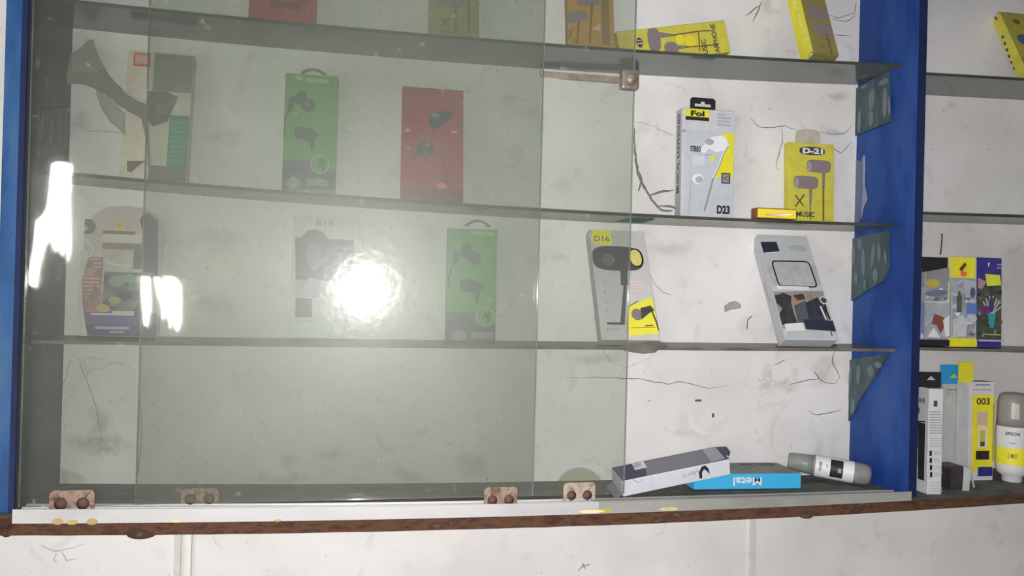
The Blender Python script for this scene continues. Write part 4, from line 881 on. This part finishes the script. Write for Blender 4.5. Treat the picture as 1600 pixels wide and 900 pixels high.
# black 003: the front turns left, the text side faces us (modelled as two faces of one carton turned about its edge)
def turned(corner, wl, wr, hpx_top, ang, body, label):
    """carton seen on its corner; corner = (u, v, Y) of the near bottom edge"""
    c = P(corner[0], corner[1], corner[2]); c.z = bs(c.x) + .0004
    ex = Vector((math.cos(ang), math.sin(ang), 0)); ez = Vector((0, 0, 1))
    tz = P(corner[0], hpx_top, corner[2]).z
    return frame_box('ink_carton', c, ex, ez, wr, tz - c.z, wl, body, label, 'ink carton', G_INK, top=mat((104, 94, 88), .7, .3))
B = turned((1448, 775, .006), .046, .0265, 607, math.radians(-4), CW, 'black tabbed white ink carton close behind the divider edge')
f = B['fr']; l = B['lf']
l.text('FOR AIR', 1434, 624, 6, DK, bold=.03); l.text('003', 1431, 640, 8, BLK, bold=.04); l.rect(1418, 662, 1446, 760, mat((44, 40, 42), .5, .1)); l.line([(1420, 652), (1432, 658), (1446, 659)], 1.5, BLK); l.rect(1424, 672, 1435, 700, LGY); l.rect(1424, 700, 1435, 724, WHT); l.rect(1426, 727, 1435, 746, WHT); l.rect(1424, 752, 1446, 772, WHT)
f.lines(1452, 643, 1472, 680, 9, MGY, .2, .35); f.rect(1458, 626, 1464, 635, DK); f.lines(1452, 684, 1472, 700, 4, LGY, .3, .4)
for v in (708, 719, 730, 741): f.rect(1451, v - 4, 1455, v + 4, BLK); f.lines(1457, v - 3, 1472, v + 4, 3, LGY, .4, .4)
f.lines(1452, 752, 1471, 770, 4, LGY, .4, .3); f.rect(1448.5, 610, 1450, 770, IV)
# tab rises at the back edge
w_, h_, d_ = B['w'], B['h'], B['d']; mbt = MB(); H = .026; y = d_ * .55; t0 = -w_ / 2 - .002
mbt.prism([(t0, y, h_ - .001), (w_ / 2 + .013, y, h_ - .001), (w_ / 2 + .013, y, h_ + H), (t0, y, h_ + H)], (0, .0006, 0), BLK)
mbt.prism([(-.001, y - .0002, h_ + .012), (.015, y - .0002, h_ + .012), (.011, y - .0002, h_ + .016), (.007, y - .0002, h_ + .019), (.003, y - .0002, h_ + .016)], (0, -.0002, 0), LGY)
B['parts'].append(('hang_tab', mbt, 'black hang tab')); finish(B)
B = carton((1474, 600), (1509, 601), .105, .044, mat((168, 170, 166), .5, .2), 'white ink carton with a cyan hang tab, behind the black tabbed one')
f = B['fr']; f.lines(1478, 608, 1506, 611, 1, MGY, .1, .8); f.text('003', 1484, 616, 5, mat((150, 140, 90), .5, .1)); f.rect(1495, 612, 1503, 619, MGY); f.lines(1478, 650, 1508, 715, 16, LGY, .3, .4)
hang_tab(B, 1470, 570, 1505, 600, mat((40, 142, 196), .45, .1), hole=False, back=.002, lab='cyan hang tab', plain=True)
f = B['parts'][-1][1]; w_, h_ = B['w'], B['h']; f.prism([(-.010, .0014, h_ + .011), (.008, .0014, h_ + .011), (.003, .0014, h_ + .016), (-.001, .0014, h_ + .019), (-.005, .0014, h_ + .016)], (0, -.0002, 0), YEL)
finish(B)
B = carton((1515, 597), (1554, 598), .072, .030, CW, 'white and yellow ink carton numbered 003 with a yellow hang tab', side=CW, yaw=0.0)
f = B['fr']; f.lines(1524, 600, 1547, 603, 1, MGY, .0, .9); f.lines(1520, 608, 1550, 611, 1, LGY, .1, .8); f.rect(1517, 617, 1554, 736, YELB); f.text('003', 1536, 627, 10, BLK, bold=.02, wpx=22)
f.rect(1526, 644, 1543, 664, mat((178, 158, 142), .4, .1)); f.rect(1527, 666, 1543, 700, mat((196, 190, 176), .4, .1)); f.rect(1530, 672, 1539, 698, mat((170, 165, 60), .4, .1)); f.rect(1531, 690, 1538, 697, DK); f.rect(1524, 704, 1545, 718, BLK)
B['bt']
f.rect(1527, 729, 1550, 744, mat((40, 40, 120), .5, .1)); f.rect(1549, 630, 1554, 720, mat((160, 152, 40), .5, .3))
hang_tab(B, 1500, 566, 1524, 597, YELB, hole=False, back=.004, lab='yellow hang tab', plain=True); finish(B)
# open dark carton lying in front of them, with pale flaps
c = P(1476, 756, .024); c.z = bs(c.x) + .0004
B = frame_box('open_carton', c, Vector((1, .0, 0)), Vector((0, 0, 1)), .037, .042, .036, mat((48, 42, 44), .6, .2), 'small dark open carton with two pale flaps, on the right bottom board', 'box', None, top=mat((104, 98, 92), .8, .4))
w_, h_, d_ = B['w'], B['h'], B['d']; FL = mat((150, 156, 154), .5, .2)
m1 = MB(); m1.prism([(w_ / 2 + .001, -.001, h_ - .001), (w_ / 2 + .010, -.006, h_ - .004), (w_ / 2 + .004, -.010, .0005), (w_ / 2 - .006, -.006, .0005)], (0, .0008, 0), FL); B['parts'].append(('flap', m1, 'pale folded flap'))
m1 = MB(); m1.prism([(w_ / 2 + .008, -.002, h_ - .001), (w_ / 2 + .013, -.002, h_ - .002), (w_ / 2 + .021, -.004, .006), (w_ / 2 + .018, -.004, .004)], (0, .0008, 0), FL); B['parts'].append(('flap', m1, 'pale folded flap'))
m1 = MB(); m1.prism([(-w_ / 2, -.0008, h_ * .1), (-w_ / 2 + .010, -.0008, 0.002), (-w_ / 2 + .013, -.0008, h_ - .004), (-w_ / 2, -.0008, h_ - .002)], (0, .0004, 0), BLK); B['parts'].append(('inner_liner', m1, None))
finish(B)
# standing ink bottle with yellow band
a = P(1561, 700, .060); b = P(1603, 700, .060); r = (b.x - a.x) / 2 * .97; cx = (a.x + b.x) / 2; z0 = bs(cx) + .0004; zt = P(1580, 613, .060).z; Hh = zt - z0
t = empty('ink_bottle', (cx, .060, z0), 'standing ink bottle with grey cap and yellow band at the right edge', 'ink bottle', 'ink bottles')
zz = lambda v: P(1580, v, .060).z - z0
mb = MB(); mb.lathe([(0, zz(665)), (r * .97, zz(665)), (r * .95, zz(650)), (r * .92, zz(628)), (r * .82, zz(618)), (r * .6, zz(614)), (0, zz(612.5))], mat((128, 124, 120), .3, .3)); mb.build('cap', t)
mb = MB()
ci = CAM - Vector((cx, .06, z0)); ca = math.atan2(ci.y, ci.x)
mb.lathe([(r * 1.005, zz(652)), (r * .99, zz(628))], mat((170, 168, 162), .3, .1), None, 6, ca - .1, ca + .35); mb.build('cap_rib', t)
mb = MB(); mb.lathe([(r * .55, 0), (r * .6, .002), (r * .62, zz(742)), (r * .9, zz(738)), (r * .99, zz(730)), (r, zz(722)), (r, zz(668)), (r * .96, zz(664)), (0, zz(664))], mat((190, 190, 188), .4, .1)); mb.lathe([(0, 0), (r * .55, 0)], mat((150, 150, 145), .4, .1)); mb.build('bottle_body', t)
mb = MB(); mb.lathe([(r + .0003, zz(723)), (r + .0003, zz(697))], YELB, None, 36); wrap_text(mb, 'EPSON', r + .0006, zz(675), ca, .0058, BLK); 
mb.lathe([(r + .0003, zz(696)), (r + .0003, zz(668))], mat((184, 186, 190), .4, .08), None, 36)
wrap_text(mb, 'Yellow', r + .0006, zz(689), ca, .0035, MGY)
mb.lathe([(r + .0006, zz(713)), (r + .0006, zz(705))], mat((170, 160, 30), .4, .1), None, 8, ca - .28, ca + .28); mb.lathe([(r + .0007, zz(711)), (r + .0007, zz(707))], DK, None, 3, ca - .05, ca + .05)
mb.build('label', t)

# ------------------------------------------------------------------ cobwebs
def cobweb(label, strands, m=WEB, Y=BACK - .0012, rad=.0006, sheets=(), thin=(), name='cobweb'):
    mb = MB()
    for s_ in strands:
        pts = [P(u, v, Y) for u, v in s_]; out = [pts[0]]
        for p, q in zip(pts, pts[1:]):
            k = max(2, int((q - p).length / .006))
            for i in range(1, k + 1): out.append(p.lerp(q, i / k) + Vector((random.uniform(-1, 1), 0, random.uniform(-1, 1))) * .0009)
        n = len(out); mb.tube(out, [rad * (.35 + .9 * math.sin(math.pi * min(1, (i + .6) / n)) * random.uniform(.6, 1.3)) for i in range(n)], m, 5)
    for sh in sheets:
        mb.prism([P(u, v, Y + .0003) for u, v in sh], (0, .0004, 0), WEBG)
    for sh in thin:
        mb.prism([P(u, v, Y + .0008) for u, v in sh], (0, .0004, 0), WEBT)
    return tag(mb.build(name), label, 'cobweb', 'cobwebs on the wall')
cobweb('thick grey hammock of dusty cobweb across the top left corner of the middle shelf', [[(150, 142), (158, 168), (176, 192), (196, 212)], [(106, 131), (130, 131), (152, 140), (176, 156), (200, 174), (222, 185)], [(163, 106), (176, 126), (198, 148), (214, 158), (232, 165)]], m=mat((110, 106, 94), .95, .4), Y=.092, rad=.0006,
       sheets=[[(104, 112), (120, 113), (135, 111), (150, 112), (163, 106), (176, 126), (198, 148), (214, 158), (234, 165), (236, 180), (222, 185), (200, 174), (176, 156), (152, 140), (130, 132), (104, 131)]], thin=[[(110, 84), (124, 76), (138, 62), (146, 62), (152, 84), (163, 106), (150, 112), (104, 114)], [(150, 141), (176, 157), (196, 178), (196, 212), (176, 192), (158, 168)]])
cobweb('dark ropy cobweb curving down beside the D23 box', [[(991, 200), (992, 240), (997, 272), (1006, 292), (1016, 308), (1028, 322), (1036, 330)], [(992, 225), (995, 262), (1004, 288), (1018, 312), (1031, 328)], [(1001, 286), (998, 298)], [(1016, 305), (1032, 300), (1052, 297)], [(1028, 322), (1046, 323), (1062, 326), (1076, 334)], [(1031, 328), (1050, 330)]], m=WEBD, rad=.0017, Y=.14)
cobweb('grey cobweb strands hanging between the divider and the small yellow box', [[(1172, 184), (1186, 198), (1204, 200), (1224, 196), (1246, 204)], [(1286, 207), (1306, 210), (1320, 208), (1332, 194)], [(1222, 198), (1222, 222), (1212, 262), (1218, 265)], [(1246, 204), (1266, 207), (1286, 207)]], m=WEBD)
cobweb('faint cobweb above the D23 box beside the lock', [[(990, 190), (1012, 194), (1030, 202), (1056, 212)], [(1036, 206), (1052, 212)]], rad=.0004)
cobweb('smudgy web streak high on the wall above the top shelf', [[(1190, 2), (1184, 18), (1176, 34)], [(1190, 6), (1172, 20), (1164, 24)]], m=WEBD, rad=.0009)
cobweb('cobweb threads beside the leaning yellow box at the divider top', [[(1296, 24), (1312, 28), (1334, 20)], [(1300, 30), (1322, 34), (1338, 24)], [(1304, 54), (1320, 56), (1330, 55)], [(1334, 22), (1338, 4)]], m=WEBD, rad=.0006)
cobweb('long thin crack-like web under the lowest glass shelf', [[(885, 590), (940, 590), (1000, 592), (1022, 597), (1046, 600), (1060, 596), (1080, 600), (1108, 607), (1138, 602)]], m=WEBD, rad=.0006)
cobweb('tangled web under the shelf support by the divider', [[(1232, 602), (1260, 594), (1278, 592), (1290, 598), (1304, 600), (1312, 590)], [(1262, 642), (1275, 648), (1296, 646), (1316, 640)], [(1304, 548), (1300, 566), (1308, 580), (1312, 592)], [(1272, 580), (1282, 594)], [(1210, 570), (1228, 562)]], m=WEBD, rad=.0007)
cobweb('small cobweb star on the lower wall at the left', [[(64, 852), (86, 862), (106, 858), (134, 850)], [(88, 864), (84, 874), (90, 880)], [(96, 862), (104, 876), (120, 874)], [(86, 860), (92, 859)]], m=mat((170, 162, 154), .9, .3), rad=.0005)
cobweb('small spidery web on the lower wall under the board middle', [[(903, 892), (909, 886), (911, 879)], [(911, 882), (916, 890)], [(911, 884), (922, 882)]], m=WEBD, rad=.0006)
cobweb('thin web thread right of the grey giant-earbud box', [[(1016, 430), (1022, 444), (1036, 456), (1050, 461)]], m=WEBD, rad=.0005)
cobweb('short web loop at the divider, level with the top of the small yellow box', [[(1300, 230), (1314, 240), (1331, 222)]], m=WEBD)
